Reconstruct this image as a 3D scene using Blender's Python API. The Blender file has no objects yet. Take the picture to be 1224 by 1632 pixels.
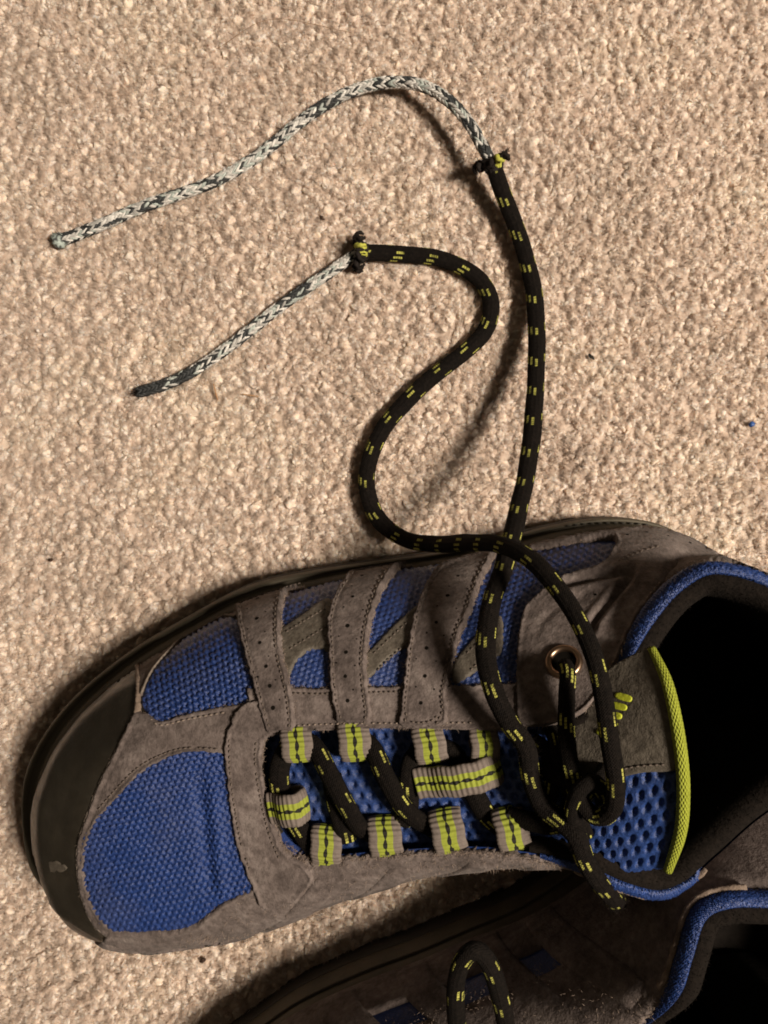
import bpy, bmesh, math, random
import numpy as np
from mathutils import Vector, Matrix
from mathutils.bvhtree import BVHTree
from mathutils.geometry import delaunay_2d_cdt, barycentric_transform

random.seed(7)
RNG = np.random.default_rng(7)
SC = bpy.context.scene
COL = SC.collection
CM = 0.01
# ------------------------------------------------------------------ camera
CAM_H = 30.0            # cm above the carpet
FPX = 1226.0            # focal length in photo pixels (photo 1224 x 1632)
cam_d = bpy.data.cameras.new('camera')
cam_d.sensor_fit = 'VERTICAL'
cam_d.sensor_height = 24.0
cam_d.lens = 24.0 * FPX / 1632.0
cam_d.clip_start = 0.005
cam_d.clip_end = 20.0
cam = bpy.data.objects.new('camera', cam_d)
cam.location = (0, 0, CAM_H * CM)
COL.objects.link(cam)
SC.camera = cam
SC.cycles.filter_width = 1.8
# ------------------------------------------------------------------ light (indoor evening lamps, no sun or sky)
world = bpy.data.worlds.new('World')
SC.world = world
world.use_nodes = True
bg = world.node_tree.nodes['Background']
bg.inputs[0].default_value = (1.0, 0.78, 0.52, 1)
bg.inputs[1].default_value = 0.075


def area(name, az, el, dist, size, power, color, target=(0.0, -0.03, 0.0)):
    l = bpy.data.lights.new(name, 'AREA')
    l.shape = 'DISK'
    l.size = size
    l.energy = power
    l.color = color
    o = bpy.data.objects.new(name, l)
    a, e = math.radians(az), math.radians(el)
    d = Vector((math.cos(a) * math.cos(e), math.sin(a) * math.cos(e), math.sin(e)))
    o.location = Vector(target) + d * dist
    o.rotation_euler = d.to_track_quat('Z', 'Y').to_euler()
    COL.objects.link(o)
    return o


area('table_lamp', -4, 56, 2.0, 0.40, 76, (1.0, 0.87, 0.70))
vs = SC.view_settings
vs.view_transform = 'Standard'
vs.look = 'None'
vs.exposure = 0.0
vs.gamma = 1.0
vs.use_curve_mapping = False


# ------------------------------------------------------------------ helpers
def P(px, py, z):
    """photo pixel + height above the carpet (cm) -> world cm"""
    k = (CAM_H - z) / FPX
    return Vector(((px - 612.0) * k, -(py - 816.0) * k, z))


def catmull(pts, n, closed=False):
    """n samples per segment, uniform Catmull-Rom through pts (k,d)"""
    p = np.asarray(pts, float)
    k = len(p)
    out = []
    segs = k if closed else k - 1
    for i in range(segs):
        if closed:
            p0, p1, p2, p3 = p[(i - 1) % k], p[i], p[(i + 1) % k], p[(i + 2) % k]
        else:
            p1, p2 = p[i], p[i + 1]
            p0 = p[i - 1] if i > 0 else 2 * p1 - p2
            p3 = p[i + 2] if i + 2 < k else 2 * p2 - p1
        t = (np.arange(n) / n)[:, None]
        out.append(0.5 * ((2 * p1) + (-p0 + p2) * t + (2 * p0 - 5 * p1 + 4 * p2 - p3) * t ** 2 + (-p0 + 3 * p1 - 3 * p2 + p3) * t ** 3))
    out = np.concatenate(out)
    if not closed:
        out = np.vstack([out, p[-1]])
    return out


def resample(pts, step=None, n=None):
    p = np.asarray(pts, float)
    d = np.r_[0, np.cumsum(np.linalg.norm(np.diff(p, axis=0), axis=1))]
    if n is None:
        n = max(2, int(round(d[-1] / step)) + 1)
    s = np.linspace(0, d[-1], n)
    return np.stack([np.interp(s, d, p[:, c]) for c in range(p.shape[1])], 1)


def spline(pts, step):
    return resample(catmull(pts, 16), step)


ROOT = {}


def link(name, me, mat, parent=None, kind=None, smooth=True):
    o = bpy.data.objects.new(name, me)
    if mat is not None:
        me.materials.append(mat)
    if smooth:
        me.shade_smooth()
    COL.objects.link(o)
    if parent is not None:
        o.parent = parent
    if kind:
        o['kind'] = kind
    return o


def origin_of(parent):
    t = Vector((0, 0, 0))
    while parent is not None:
        t += Vector(parent.location)
        parent = parent.parent
    return np.array(t)


def mesh(name, V, F, mat, parent=None, uv=None, col=None, kind=None, smooth=True):
    """V in world cm. uv: one per vertex. col: one rgb per vertex."""
    V = np.asarray(V, float) * CM - origin_of(parent)
    me = bpy.data.meshes.new(name)
    me.from_pydata(V.tolist(), [], [tuple(int(i) for i in f) for f in F])
    if uv is not None:
        uv = np.asarray(uv, float)
        lay = me.uv_layers.new(name='UVMap')
        li = np.empty(len(me.loops), dtype=np.int32)
        me.loops.foreach_get('vertex_index', li)
        lay.data.foreach_set('uv', uv[li].ravel())
    if col is not None:
        c = np.ones((len(V), 4))
        c[:, :3] = col
        at = me.color_attributes.new('Col', 'FLOAT_COLOR', 'POINT')
        at.data.foreach_set('color', c.ravel())
    me.update()
    return link(name, me, mat, parent, kind, smooth)


def empty(name, loc_cm, label, cat, group=None):
    o = bpy.data.objects.new(name, None)
    o.empty_display_size = 0.02
    o.location = Vector(loc_cm) * CM
    COL.objects.link(o)
    tag(o, label, cat, group)
    return o


def tag(o, label, cat, group=None):
    o['label'] = label
    o['category'] = cat
    if group:
        o['group'] = group
    return o


# ------------------------------------------------------------------ materials
def srgb(r, g, b):
    f = lambda c: (c / 255 / 12.92) if c / 255 <= 0.04045 else ((c / 255 + 0.055) / 1.055) ** 2.4
    return (f(r), f(g), f(b), 1)


class MB:
    def __init__(s, name, rough=0.8, spec=0.3, sheen=0.0):
        s.m = bpy.data.materials.new(name)
        s.m.use_nodes = True
        s.nt = s.m.node_tree
        s.b = s.nt.nodes['Principled BSDF']
        s.b.inputs['Roughness'].default_value = rough
        s.b.inputs['Specular IOR Level'].default_value = spec
        if sheen:
            s.b.inputs['Sheen Weight'].default_value = sheen
            s.b.inputs['Sheen Roughness'].default_value = 0.5

    def n(s, t, **kw):
        nd = s.nt.nodes.new(t)
        for k, v in kw.items():
            setattr(nd, k, v)
        return nd

    def l(s, a, b):
        s.nt.links.new(a, b)

    def math(s, op, a, b=None):
        nd = s.n('ShaderNodeMath', operation=op)
        for i, v in enumerate((a, b)):
            if v is None:
                continue
            if isinstance(v, (int, float)):
                nd.inputs[i].default_value = v
            else:
                s.l(v, nd.inputs[i])
        return nd.outputs[0]

    def coord(s, what='Object'):
        return s.n('ShaderNodeTexCoord').outputs[what]

    def noise(s, vec, scale, detail=4, rough=0.6):
        nd = s.n('ShaderNodeTexNoise')
        nd.inputs['Scale'].default_value = scale
        nd.inputs['Detail'].default_value = detail
        nd.inputs['Roughness'].default_value = rough
        s.l(vec, nd.inputs['Vector'])
        return nd.outputs['Fac']

    def ramp(s, fac, stops):
        nd = s.n('ShaderNodeValToRGB')
        el = nd.color_ramp.elements
        while len(el) < len(stops):
            el.new(0.5)
        for e, (p, c) in zip(el, stops):
            e.position = p
            e.color = c if len(c) == 4 else (*c, 1)
        s.l(fac, nd.inputs[0])
        return nd.outputs[0]

    def mix(s, fac, a, b, blend='MIX'):
        nd = s.n('ShaderNodeMix', data_type='RGBA', blend_type=blend)
        for sock, v in ((nd.inputs[0], fac), (nd.inputs[6], a), (nd.inputs[7], b)):
            if isinstance(v, (int, float)):
                sock.default_value = v
            elif isinstance(v, tuple):
                sock.default_value = v if len(v) == 4 else (*v, 1)
            else:
                s.l(v, sock)
        return nd.outputs[2]

    def color(s, v):
        if isinstance(v, tuple):
            s.b.inputs['Base Color'].default_value = v if len(v) == 4 else (*v, 1)
        else:
            s.l(v, s.b.inputs['Base Color'])

    def bump(s, h, strength, dist):
        nd = s.n('ShaderNodeBump')
        nd.inputs['Strength'].default_value = strength
        nd.inputs['Distance'].default_value = dist
        s.l(h, nd.inputs['Height'])
        if s.b.inputs['Normal'].is_linked:
            s.l(s.b.inputs['Normal'].links[0].from_socket, nd.inputs['Normal'])
        s.l(nd.outputs[0], s.b.inputs['Normal'])


def suede(name, c1, c2, c3, rough=0.85):
    m = MB(name, rough, 0.22, 0.04)
    v = m.coord()
    a = m.noise(v, 95, 7, 0.7)
    b = m.noise(v, 420, 4, 0.7)
    c = m.ramp(a, [(0.30, c1), (0.52, c2), (0.74, c3)])
    c = m.mix(0.72, c, m.ramp(b, [(0.32, (0.35, 0.33, 0.32)), (0.62, (1, 1, 1))]), 'MULTIPLY')
    m.color(c)
    m.bump(m.noise(v, 900, 3, 0.7), 0.55, 0.0006)
    m.bump(m.noise(v, 260, 4, 0.6), 0.4, 0.0012)
    m.bump(a, 0.35, 0.002)
    return m.m


SUEDE = suede('brown_suede', (0.062, 0.048, 0.045), (0.142, 0.114, 0.108), (0.225, 0.19, 0.18))
SUEDE_EDGE = suede('brown_suede_edge', (0.12, 0.088, 0.07), (0.20, 0.15, 0.12), (0.27, 0.21, 0.175))
LEATHER = suede('grey_leather', (0.075, 0.064, 0.053), (0.105, 0.090, 0.074), (0.13, 0.112, 0.095), 0.55)


def toe_mat():
    m = MB('toe_rubber', 0.5, 0.4)
    v = m.coord()
    a = m.noise(v, 40, 5, 0.6)
    m.color(m.ramp(a, [(0.3, (0.008, 0.0065, 0.0047)), (0.55, (0.016, 0.0133, 0.0098)), (0.78, (0.03, 0.025, 0.019))]))
    m.l(m.ramp(m.noise(v, 130, 4), [(0.3, (0.30,) * 3), (0.7, (0.52,) * 3)]), m.b.inputs['Roughness'])
    m.bump(m.noise(v, 700, 3), 0.3, 0.0004)
    return m.m


TOE = toe_mat()


def sole_mat(name, c1, c2):
    m = MB(name, 0.62, 0.35)
    v = m.coord()
    m.color(m.ramp(m.noise(v, 60, 6, 0.65), [(0.3, c1), (0.7, c2)]))
    m.bump(m.noise(v, 500, 4), 0.3, 0.0005)
    return m.m


MIDSOLE = sole_mat('midsole_foam', (0.045, 0.038, 0.026), (0.085, 0.072, 0.052))
OUTSOLE = sole_mat('outsole_rubber', (0.014, 0.012, 0.010), (0.03, 0.026, 0.021))


def blue_mat(name, c1, c2, glint=True, uvscale=1.0):
    m = MB(name, 0.38, 0.38)
    v = m.coord()
    uv = m.coord('UV')
    n1 = m.noise(v, 160, 3)
    n2 = m.noise(v, 1500, 3, 0.7)
    c = m.mix(n1, c1, c2)
    c = m.mix(0.7, c, m.ramp(n2, [(0.35, (0.35, 0.35, 0.4)), (0.6, (1, 1, 1)), (0.72, (2.0, 1.9, 1.7))]), 'MULTIPLY')  # brightest specks are glints of the knit, put into the colour
    c = m.mix(m.ramp(m.noise(v, 45, 5, 0.65), [(0.45, (0, 0, 0)), (0.8, (0.22,) * 3)]), c, (0.10, 0.10, 0.13))
    m.color(c)
    w = m.n('ShaderNodeTexWave', wave_type='BANDS', bands_direction='DIAGONAL')
    w.inputs['Scale'].default_value = 60 * uvscale
    w.inputs['Distortion'].default_value = 3
    m.l(uv, w.inputs['Vector'])
    m.bump(w.outputs['Fac'], 0.25, 0.0004)
    m.bump(n2, 0.4, 0.0005)
    return m.m


BLUE = blue_mat('blue_mesh_fabric', (0.012, 0.031, 0.13), (0.020, 0.051, 0.205))
BLUE2 = blue_mat('blue_collar_knit', (0.013, 0.036, 0.15), (0.021, 0.058, 0.235))
BLUE3 = blue_mat('blue_tongue_mesh', (0.014, 0.036, 0.14), (0.023, 0.057, 0.21))


def plain(name, c, rough=0.8, spec=0.3, nscale=300, var=0.35, bump=0.4, dist=0.0006, sheen=0.0):
    m = MB(name, rough, spec, sheen)
    v = m.coord()
    n = m.noise(v, nscale, 5, 0.65)
    lo = tuple(x * (1 - var) for x in c)
    hi = tuple(min(1, x * (1 + var)) for x in c)
    m.color(m.ramp(n, [(0.3, lo), (0.7, hi)]))
    if bump:
        m.bump(n, bump, dist)
    return m.m


LINING = plain('black_lining', (0.0075, 0.0055, 0.0045), 0.95, 0.12, 700, 0.5, 0.6, 0.001)
INSOLE = plain('insole_cloth', (0.010, 0.008, 0.007), 0.95, 0.1)
LIME = plain('lime_print', (0.42, 0.46, 0.03), 0.6, 0.35, 500, 0.15)
THREAD = plain('stitch_thread', (0.10, 0.079, 0.068), 0.8, 0.2, 900, 0.3, 0)
THREAD_L = plain('pale_thread', (0.19, 0.15, 0.128), 0.8, 0.2, 900, 0.3, 0)
HOLE = plain('hole_shade', (0.006, 0.005, 0.004), 0.95, 0.05, 300, 0.1, 0)  # near-black colour standing in for the shade inside holes
FIBRE = plain('suede_fibre', (0.26, 0.20, 0.165), 0.9, 0.1, 900, 0.3, 0)
BLACK_FIBRE = plain('black_fibre', (0.012, 0.009, 0.008), 0.9, 0.1, 900, 0.3, 0)
METAL = MB('aged_copper', 0.36, 0.5)
METAL.b.inputs['Metallic'].default_value = 1.0
METAL.color((0.30, 0.20, 0.14, 1))
METAL = METAL.m


def piping_mat():
    m = MB('lime_cord', 0.75, 0.25)
    uv = m.coord('UV')
    w = m.n('ShaderNodeTexBrick')
    sep = m.n('ShaderNodeSeparateXYZ')
    m.l(uv, sep.inputs[0])
    a = m.math('SINE', m.math('MULTIPLY', m.math('ADD', m.math('MULTIPLY', sep.outputs[0], 12.0), m.math('MULTIPLY', sep.outputs[1], 6.0)), 6.2832))
    b = m.math('SINE', m.math('MULTIPLY', m.math('SUBTRACT', m.math('MULTIPLY', sep.outputs[0], 12.0), m.math('MULTIPLY', sep.outputs[1], 6.0)), 6.2832))
    h = m.math('MAXIMUM', a, b)
    m.nt.nodes.remove(w)
    v = m.coord()
    m.color(m.mix(m.noise(v, 500, 4), (0.22, 0.25, 0.02), (0.36, 0.40, 0.05)))
    m.bump(h, 0.7, 0.0005)
    return m.m


PIPING = piping_mat()


def lace_mat():
    """black braid with groups of staggered lime dashes; uv.x around 0..1, uv.y along in cm"""
    m = MB('black_lace_braid', 0.85, 0.1)
    sep = m.n('ShaderNodeSeparateXYZ')
    m.l(m.coord('UV'), sep.inputs[0])
    u, v = sep.outputs[0], sep.outputs[1]
    uw = m.math('MULTIPLY', u, 20.0)
    k = m.math('FLOOR', uw)
    f = m.math('FRACT', uw)
    md = m.math('MODULO', k, 10.0)
    PER = 1.32
    wob = m.math('MULTIPLY', m.math('SUBTRACT', m.noise(m.coord(), 90, 2), 0.5), 0.16)
    x = m.math('MULTIPLY', m.math('FRACT', m.math('DIVIDE', m.math('ADD', m.math('ADD', v, wob), m.math('MULTIPLY', md, 0.055)), PER)), PER)
    on = m.math('LESS_THAN', x, m.math('ADD', 0.20, m.math('MULTIPLY', m.noise(m.coord(), 230, 2), 0.24)))
    on = m.math('MULTIPLY', on, m.math('LESS_THAN', md, 6.5))
    on = m.math('MULTIPLY', on, m.math('LESS_THAN', m.math('MODULO', md, 2.0), 0.5))
    on = m.math('MULTIPLY', on, m.math('GREATER_THAN', f, 0.04))
    on = m.math('MULTIPLY', on, m.math('LESS_THAN', f, 0.96))
    knots = m.math('GREATER_THAN', m.math('FRACT', m.math('MULTIPLY', x, 11.0)), 0.16)
    on = m.math('MULTIPLY', on, knots)
    wear = m.ramp(m.noise(m.coord(), 420, 3, 0.7), [(0.36, (0.25,) * 3), (0.55, (1,) * 3)])
    on = m.math('MULTIPLY', on, wear)
    vc = m.coord()
    base = m.ramp(m.noise(vc, 900, 4, 0.7), [(0.3, (0.0025, 0.0019, 0.0017)), (0.6, (0.0075, 0.0055, 0.0046)), (0.8, (0.018, 0.0138, 0.0115))])
    m.color(m.mix(on, base, (0.42, 0.41, 0.10)))
    a = m.math('ABSOLUTE', m.math('SUBTRACT', f, 0.5))
    rib = m.math('SINE', m.math('MULTIPLY', m.math('ADD', m.math('MULTIPLY', v, 13.0), m.math('MULTIPLY', a, 1.4)), 6.2832))
    m.bump(rib, 0.5, 0.0003)
    m.bump(m.noise(vc, 1300, 3), 0.4, 0.0004)
    return m.m


LACE = lace_mat()


def web_mat():
    """uv.x across 0..1, uv.y along in cm"""
    m = MB('ribbed_webbing', 0.75, 0.25)
    sep = m.n('ShaderNodeSeparateXYZ')
    m.l(m.coord('UV'), sep.inputs[0])
    u, v = sep.outputs[0], sep.outputs[1]
    d = m.math('ABSOLUTE', m.math('SUBTRACT', u, 0.5))
    lime = m.math('LESS_THAN', d, 0.235)
    ch = m.math('ABSOLUTE', m.math('SINE', m.math('MULTIPLY', v, 3.1416 / 0.36)))
    wdt = m.math('ADD', m.math('MULTIPLY', ch, 0.055), 0.012)
    blk = m.math('LESS_THAN', d, wdt)
    vc = m.coord()
    n = m.noise(vc, 700, 4, 0.7)
    grey = m.mix(n, (0.065, 0.052, 0.046), (0.20, 0.163, 0.147))
    lim = m.mix(n, (0.14, 0.165, 0.016), (0.28, 0.315, 0.045))
    c = m.mix(lime, grey, lim)
    c = m.mix(blk, c, (0.010, 0.009, 0.007))
    m.color(c)
    m.bump(n, 0.4, 0.0004)
    return m.m


WEB = web_mat()


def core_mat():
    m = MB('braided_core_yarn', 0.6, 0.35)
    at = m.n('ShaderNodeVertexColor', layer_name='Col')
    n = m.noise(m.coord(), 1600, 3, 0.7)
    m.color(m.mix(0.8, at.outputs[0], m.ramp(n, [(0.3, (0.45,) * 3), (0.65, (1.1,) * 3)]), 'MULTIPLY'))
    m.bump(n, 0.3, 0.0003)
    return m.m


CORE = core_mat()


def carpet_mat(name, sss):
    m = MB(name, 0.55, 0.28)
    oi = m.n('ShaderNodeObjectInfo')
    geo = m.n('ShaderNodeNewGeometry')
    v = m.coord()
    # wide soft patches from the position in the room + per-tuft variation
    big = m.noise(geo.outputs['Position'], 13, 4, 0.6)
    c = m.ramp(oi.outputs['Random'], [(0.0, (0.76, 0.64, 0.55)), (0.3, (0.80, 0.69, 0.605)), (0.85, (0.835, 0.73, 0.65)), (1.0, (0.86, 0.775, 0.71))])
    c = m.mix(1.0, c, m.ramp(big, [(0.28, (0.86, 0.82, 0.79)), (0.5, (1.0, 0.965, 0.95)), (0.7, (1.04, 1.03, 0.99))]), 'MULTIPLY')
    # two faint brown stains by the lace
    for (sx, sy, r) in ((P(908, 728, 0).x, P(908, 728, 0).y, 0.85), (P(900, 800, 0).x, P(900, 800, 0).y, 0.5)):
        d = m.n('ShaderNodeVectorMath', operation='DISTANCE')
        m.l(geo.outputs['Position'], d.inputs[0])
        d.inputs[1].default_value = (sx * CM, sy * CM, -0.002)
        dd = m.math('ADD', d.outputs['Value'], m.math('MULTIPLY', m.math('SUBTRACT', m.noise(geo.outputs['Position'], 160, 3), 0.5), 0.009))
        f = m.ramp(m.math('DIVIDE', dd, r * CM), [(0.2, (0.55,) * 3), (1.0, (0,) * 3)])
        c = m.mix(f, c, (0.20, 0.105, 0.065))
    m.color(c)
    n = m.noise(geo.outputs['Position'], 2100, 4, 0.8)
    c = m.mix(0.8, c, m.ramp(n, [(0.3, (0.74, 0.66, 0.57)), (0.5, (1, 1, 1)), (0.72, (1.10, 1.10, 1.10))]), 'MULTIPLY')
    m.color(c)
    m.bump(n, 0.45, 0.0005)
    m.b.inputs['Subsurface Weight'].default_value = sss
    m.b.inputs['Subsurface Radius'].default_value = (1.0, 0.8, 0.6)
    m.b.inputs['Subsurface Scale'].default_value = 0.0016
    tr = m.n('ShaderNodeBsdfTranslucent')
    m.l(c, tr.inputs['Color'])
    mx = m.n('ShaderNodeMixShader')
    mx.inputs[0].default_value = 0.2 if sss else 0.4
    out = m.nt.nodes['Material Output']
    m.l(m.b.outputs[0], mx.inputs[1])
    m.l(tr.outputs[0], mx.inputs[2])
    m.l(mx.outputs[0], out.inputs['Surface'])
    return m.m


CARPET = carpet_mat('beige_carpet_yarn', 0.8)
CARPET_TIP = carpet_mat('beige_carpet_fibre', 0.0)
BACKING = plain('carpet_backing', (0.30, 0.22, 0.15), 0.95, 0.1, 400, 0.3)


EDGE = plain('pale_cut_edge', (0.14, 0.115, 0.098), 0.85, 0.2, 700, 0.4)
SCUFF = plain('grey_scuff', (0.06, 0.05, 0.04), 0.8, 0.2, 500, 0.4)


# ------------------------------------------------------------------ carpet
def build_carpet():
    x0, x1, y0, y1 = -21.0, 21.0, -27.0, 25.0
    nx, ny = 280, 346
    from mathutils import noise as mn0
    V = []
    for j in range(ny + 1):
        for i in range(nx + 1):
            x, y = x0 + (x1 - x0) * i / nx, y0 + (y1 - y0) * j / ny
            zz = -0.085 + 0.035 * mn0.noise(Vector((x * 2.6, y * 2.6, 0.3)))
            if RNG.random() < 0.035:
                zz -= RNG.uniform(0.10, 0.25)                 # open pits between tufts
            V.append((x + RNG.normal(0, 0.03), y + RNG.normal(0, 0.03), zz))
    F = [(j * (nx + 1) + i, j * (nx + 1) + i + 1, (j + 1) * (nx + 1) + i + 1, (j + 1) * (nx + 1) + i) for j in range(ny) for i in range(nx)]
    base = mesh('carpet', V, F, CARPET_TIP, kind='structure')
    base['label'] = 'beige cut pile carpet lying under both shoes'
    protos = []
    pc = bpy.data.collections.new('carpet_tuft_shapes')     # not linked to the scene: instance source only
    from mathutils import noise as mn
    for k in range(9):
        bm = bmesh.new()
        bmesh.ops.create_icosphere(bm, subdivisions=3, radius=1.0)
        sx, sy = RNG.uniform(0.8, 1.15), RNG.uniform(0.65, 0.95)
        off = Vector((k * 7.3, 1.7, 0.4))
        tw = RNG.uniform(-1.5, 1.5)
        for v in bm.verts:
            c = v.co.copy()
            ang = math.atan2(c.y, c.x) + tw * c.z
            rad = math.hypot(c.x, c.y)
            lob = 1 + 0.14 * math.sin(3 * ang + k) * rad + 0.05 * math.sin(7 * ang + 2 * k) * rad
            n = mn.noise(c * 1.3 + off) * 0.36 + mn.noise(c * 3.0 + off) * 0.17 + mn.noise(c * 7 + off) * 0.06
            r = (1 + n) * lob
            v.co = Vector((c.x * sx * r, c.y * sy * r, c.z * (1.35 if c.z < 0 else 0.72) * (1 + 0.8 * n)))
        # loose fibre tips
        for q in range(80):
            a, e = RNG.uniform(0, 6.283), RNG.uniform(0.2, 1.5)
            d = Vector((math.cos(a) * math.cos(e), math.sin(a) * math.cos(e), math.sin(e)))
            b = Vector((d.x * sx, d.y * sy, d.z)) * 0.8
            s = d.orthogonal().normalized() * 0.055
            s2 = d.cross(s)
            tip = b + d * RNG.uniform(0.4, 0.85) + Vector(RNG.normal(0, 0.28, 3))
            vs_ = [bm.verts.new(b + s), bm.verts.new(b - s * 0.5 + s2 * 0.87), bm.verts.new(b - s * 0.5 - s2 * 0.87), bm.verts.new(tip)]
            for f in ((0, 1, 3), (1, 2, 3), (2, 0, 3)):
                bm.faces.new([vs_[i] for i in f]).material_index = 1
        me = bpy.data.meshes.new('carpet_tuft')
        bmesh.ops.scale(bm, vec=(CM, CM, CM), verts=bm.verts)
        bm.to_mesh(me)
        bm.free()
        me.materials.append(CARPET)
        me.materials.append(CARPET_TIP)
        me.shade_smooth()
        o = bpy.data.objects.new('carpet_tuft', me)
        pc.objects.link(o)
        protos.append(o)
    # tuft positions: jittered hexagonal rows
    pitch = 0.24
    pts = []
    row = 0
    y = y0
    while y < y1:
        x = x0 + (pitch / 2 if row % 2 else 0)
        while x < x1:
            pts.append((x, y))
            x += pitch
        y += pitch * 0.866
        row += 1
    pts = np.array(pts) + RNG.normal(0, 0.08, (len(pts), 2))
    n = len(pts)
    # clumping: pull tufts a little towards random clump centres -> irregular gaps
    z = RNG.normal(-0.15, 0.03, n) + 0.03 * np.sin(pts[:, 0] * 2.1 + 1.3 * np.sin(pts[:, 1] * 1.7)) * np.cos(pts[:, 1] * 1.9 + np.sin(pts[:, 0] * 1.1))
    z[RNG.random(n) < 0.05] -= 0.14
    me = bpy.data.meshes.new('carpet_pile')
    me.vertices.add(n)
    co = np.stack([pts[:, 0], pts[:, 1], z], 1) * CM
    me.vertices.foreach_set('co', co.ravel())
    rot = np.stack([RNG.normal(0, 0.45, n), RNG.normal(0, 0.45, n), RNG.uniform(0, 6.283, n)], 1)
    a = me.attributes.new('rot', 'FLOAT_VECTOR', 'POINT')
    a.data.foreach_set('vector', rot.ravel())
    s = 0.20 * RNG.uniform(0.7, 1.3, n)
    a = me.attributes.new('scl', 'FLOAT', 'POINT')
    a.data.foreach_set('value', s)
    a = me.attributes.new('pick', 'INT', 'POINT')
    a.data.foreach_set('value', RNG.integers(0, len(protos), n).astype(np.int32))
    pile = bpy.data.objects.new('carpet_pile', me)
    COL.objects.link(pile)
    pile['kind'] = 'stuff'
    pile['label'] = 'beige twisted yarn pile of the carpet'
    pile['category'] = 'carpet pile'
    ng = bpy.data.node_groups.new('carpet_pile', 'GeometryNodeTree')
    ng.interface.new_socket('Geometry', in_out='INPUT', socket_type='NodeSocketGeometry')
    ng.interface.new_socket('Geometry', in_out='OUTPUT', socket_type='NodeSocketGeometry')
    gi, go = ng.nodes.new('NodeGroupInput'), ng.nodes.new('NodeGroupOutput')
    iop = ng.nodes.new('GeometryNodeInstanceOnPoints')
    ci = ng.nodes.new('GeometryNodeCollectionInfo')
    ci.inputs['Collection'].default_value = pc
    ci.inputs['Separate Children'].default_value = True
    ci.inputs['Reset Children'].default_value = True

    def attr(nm, dt):
        nd = ng.nodes.new('GeometryNodeInputNamedAttribute')
        nd.data_type = dt
        nd.inputs['Name'].default_value = nm
        return nd.outputs['Attribute']
    ng.links.new(gi.outputs[0], iop.inputs['Points'])
    ng.links.new(ci.outputs[0], iop.inputs['Instance'])
    iop.inputs['Pick Instance'].default_value = True
    ng.links.new(attr('pick', 'INT'), iop.inputs['Instance Index'])
    e2r = ng.nodes.new('FunctionNodeEulerToRotation')
    ng.links.new(attr('rot', 'FLOAT_VECTOR'), e2r.inputs[0])
    ng.links.new(e2r.outputs[0], iop.inputs['Rotation'])
    ng.links.new(attr('scl', 'FLOAT'), iop.inputs['Scale'])
    ng.links.new(iop.outputs[0], go.inputs[0])
    md = pile.modifiers.new('tufts', 'NODES')
    md.node_group = ng


build_carpet()

# ------------------------------------------------------------------ shoe: the upper as a ring surface sole -> opening
# stations round the shoe: toe, lateral side, heel, medial side.  A = where the upper meets the sole, B = edge of the opening
# (photo pixel, photo pixel, height cm) ; then d = ledge of the sole, o1 r1 = lower bulge, f2 d2 o2 = upper bulge
ST = [
    ((66, 1330, 2.3), (424, 1245, 6.2)), ((74, 1250, 2.3), (421, 1215, 6.25)), ((122, 1160, 2.2), (423, 1188, 6.3)),
    ((205, 1080, 2.2), (436, 1170, 6.4)), ((300, 1020, 2.2), (475, 1164, 6.6)), ((400, 968, 2.2), (525, 1162, 6.85)),
    ((500, 938, 2.2), (580, 1160, 7.1)), ((600, 916, 2.2), (645, 1160, 7.35)), ((700, 902, 2.2), (715, 1162, 7.7)),
    ((800, 884, 2.2), (790, 1165, 8.1)), ((880, 862, 2.2), (860, 1160, 8.6)), ((960, 848, 2.3), (930, 1135, 9.0)),
    ((1030, 850, 2.4), (985, 1070, 8.9)), ((1080, 866, 2.4), (1032, 992, 8.6)), ((1120, 895, 2.4), (1085, 932, 8.5)),
    ((1165, 925, 2.4), (1150, 908, 8.7)), ((1215, 975, 2.5), (1270, 955, 9.2)), ((1245, 1046, 2.5), (1430, 1110, 10.0)),
    ((1225, 1125, 2.5), (1395, 1225, 9.8)), ((1170, 1185, 2.5), (1240, 1285, 9.2)), ((1080, 1225, 2.5), (1145, 1362, 8.9)),
    ((1010, 1240, 2.5), (1095, 1406, 8.8)), ((940, 1255, 2.5), (1050, 1424, 8.8)), ((870, 1262, 2.5), (995, 1412, 9.0)),
    ((790, 1275, 2.4), (935, 1386, 9.0)), ((712, 1298, 2.3), (860, 1362, 8.6)), ((638, 1332, 2.2), (770, 1350, 8.0)),
    ((558, 1368, 2.2), (680, 1352, 7.5)), ((472, 1412, 2.2), (590, 1358, 7.0)), ((370, 1455, 2.2), (510, 1362, 6.5)),
    ((290, 1472, 2.2), (470, 1345, 6.3)), ((206, 1489, 2.4), (445, 1315, 6.2)), ((120, 1460, 2.4), (432, 1285, 6.15)),
    ((85, 1395, 2.3), (426, 1265, 6.15)),
]
NS = len(ST)
LEDGE = [1.1, 1.15, .95, .8, .75, .75, .6, .45, .45, .5, .5, .5, .5, .5, .5, .5, .5, .5, .5, .4, .3, .3, .3, .3, .3, .25, .2, .2, .2, .2, .25, .3, .55, 1.15]


def prof(i):   # o1, r1, f2, d2, o2
    if i <= 3 or i >= 31:
        return (0.35, 2.2, 0.55, -0.6, 0.0)
    if i <= 10:
        return (0.30, 2.4, 0.50, -0.45, 0.0)
    if i <= 12:
        return (0.35, 2.6, 0.45, -0.8, 0.1)
    if i <= 19:
        return (0.45, 2.6, 0.20, -2.4, 0.35)
    if i <= 24:
        return (0.75, 2.6, 0.10, -2.0, 0.35)
    if 25 <= i <= 28:
        return (0.45, 2.4, 0.42, -0.55, 0.30)
    return (0.45, 2.4, 0.50, -0.45, 0.2)


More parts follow.
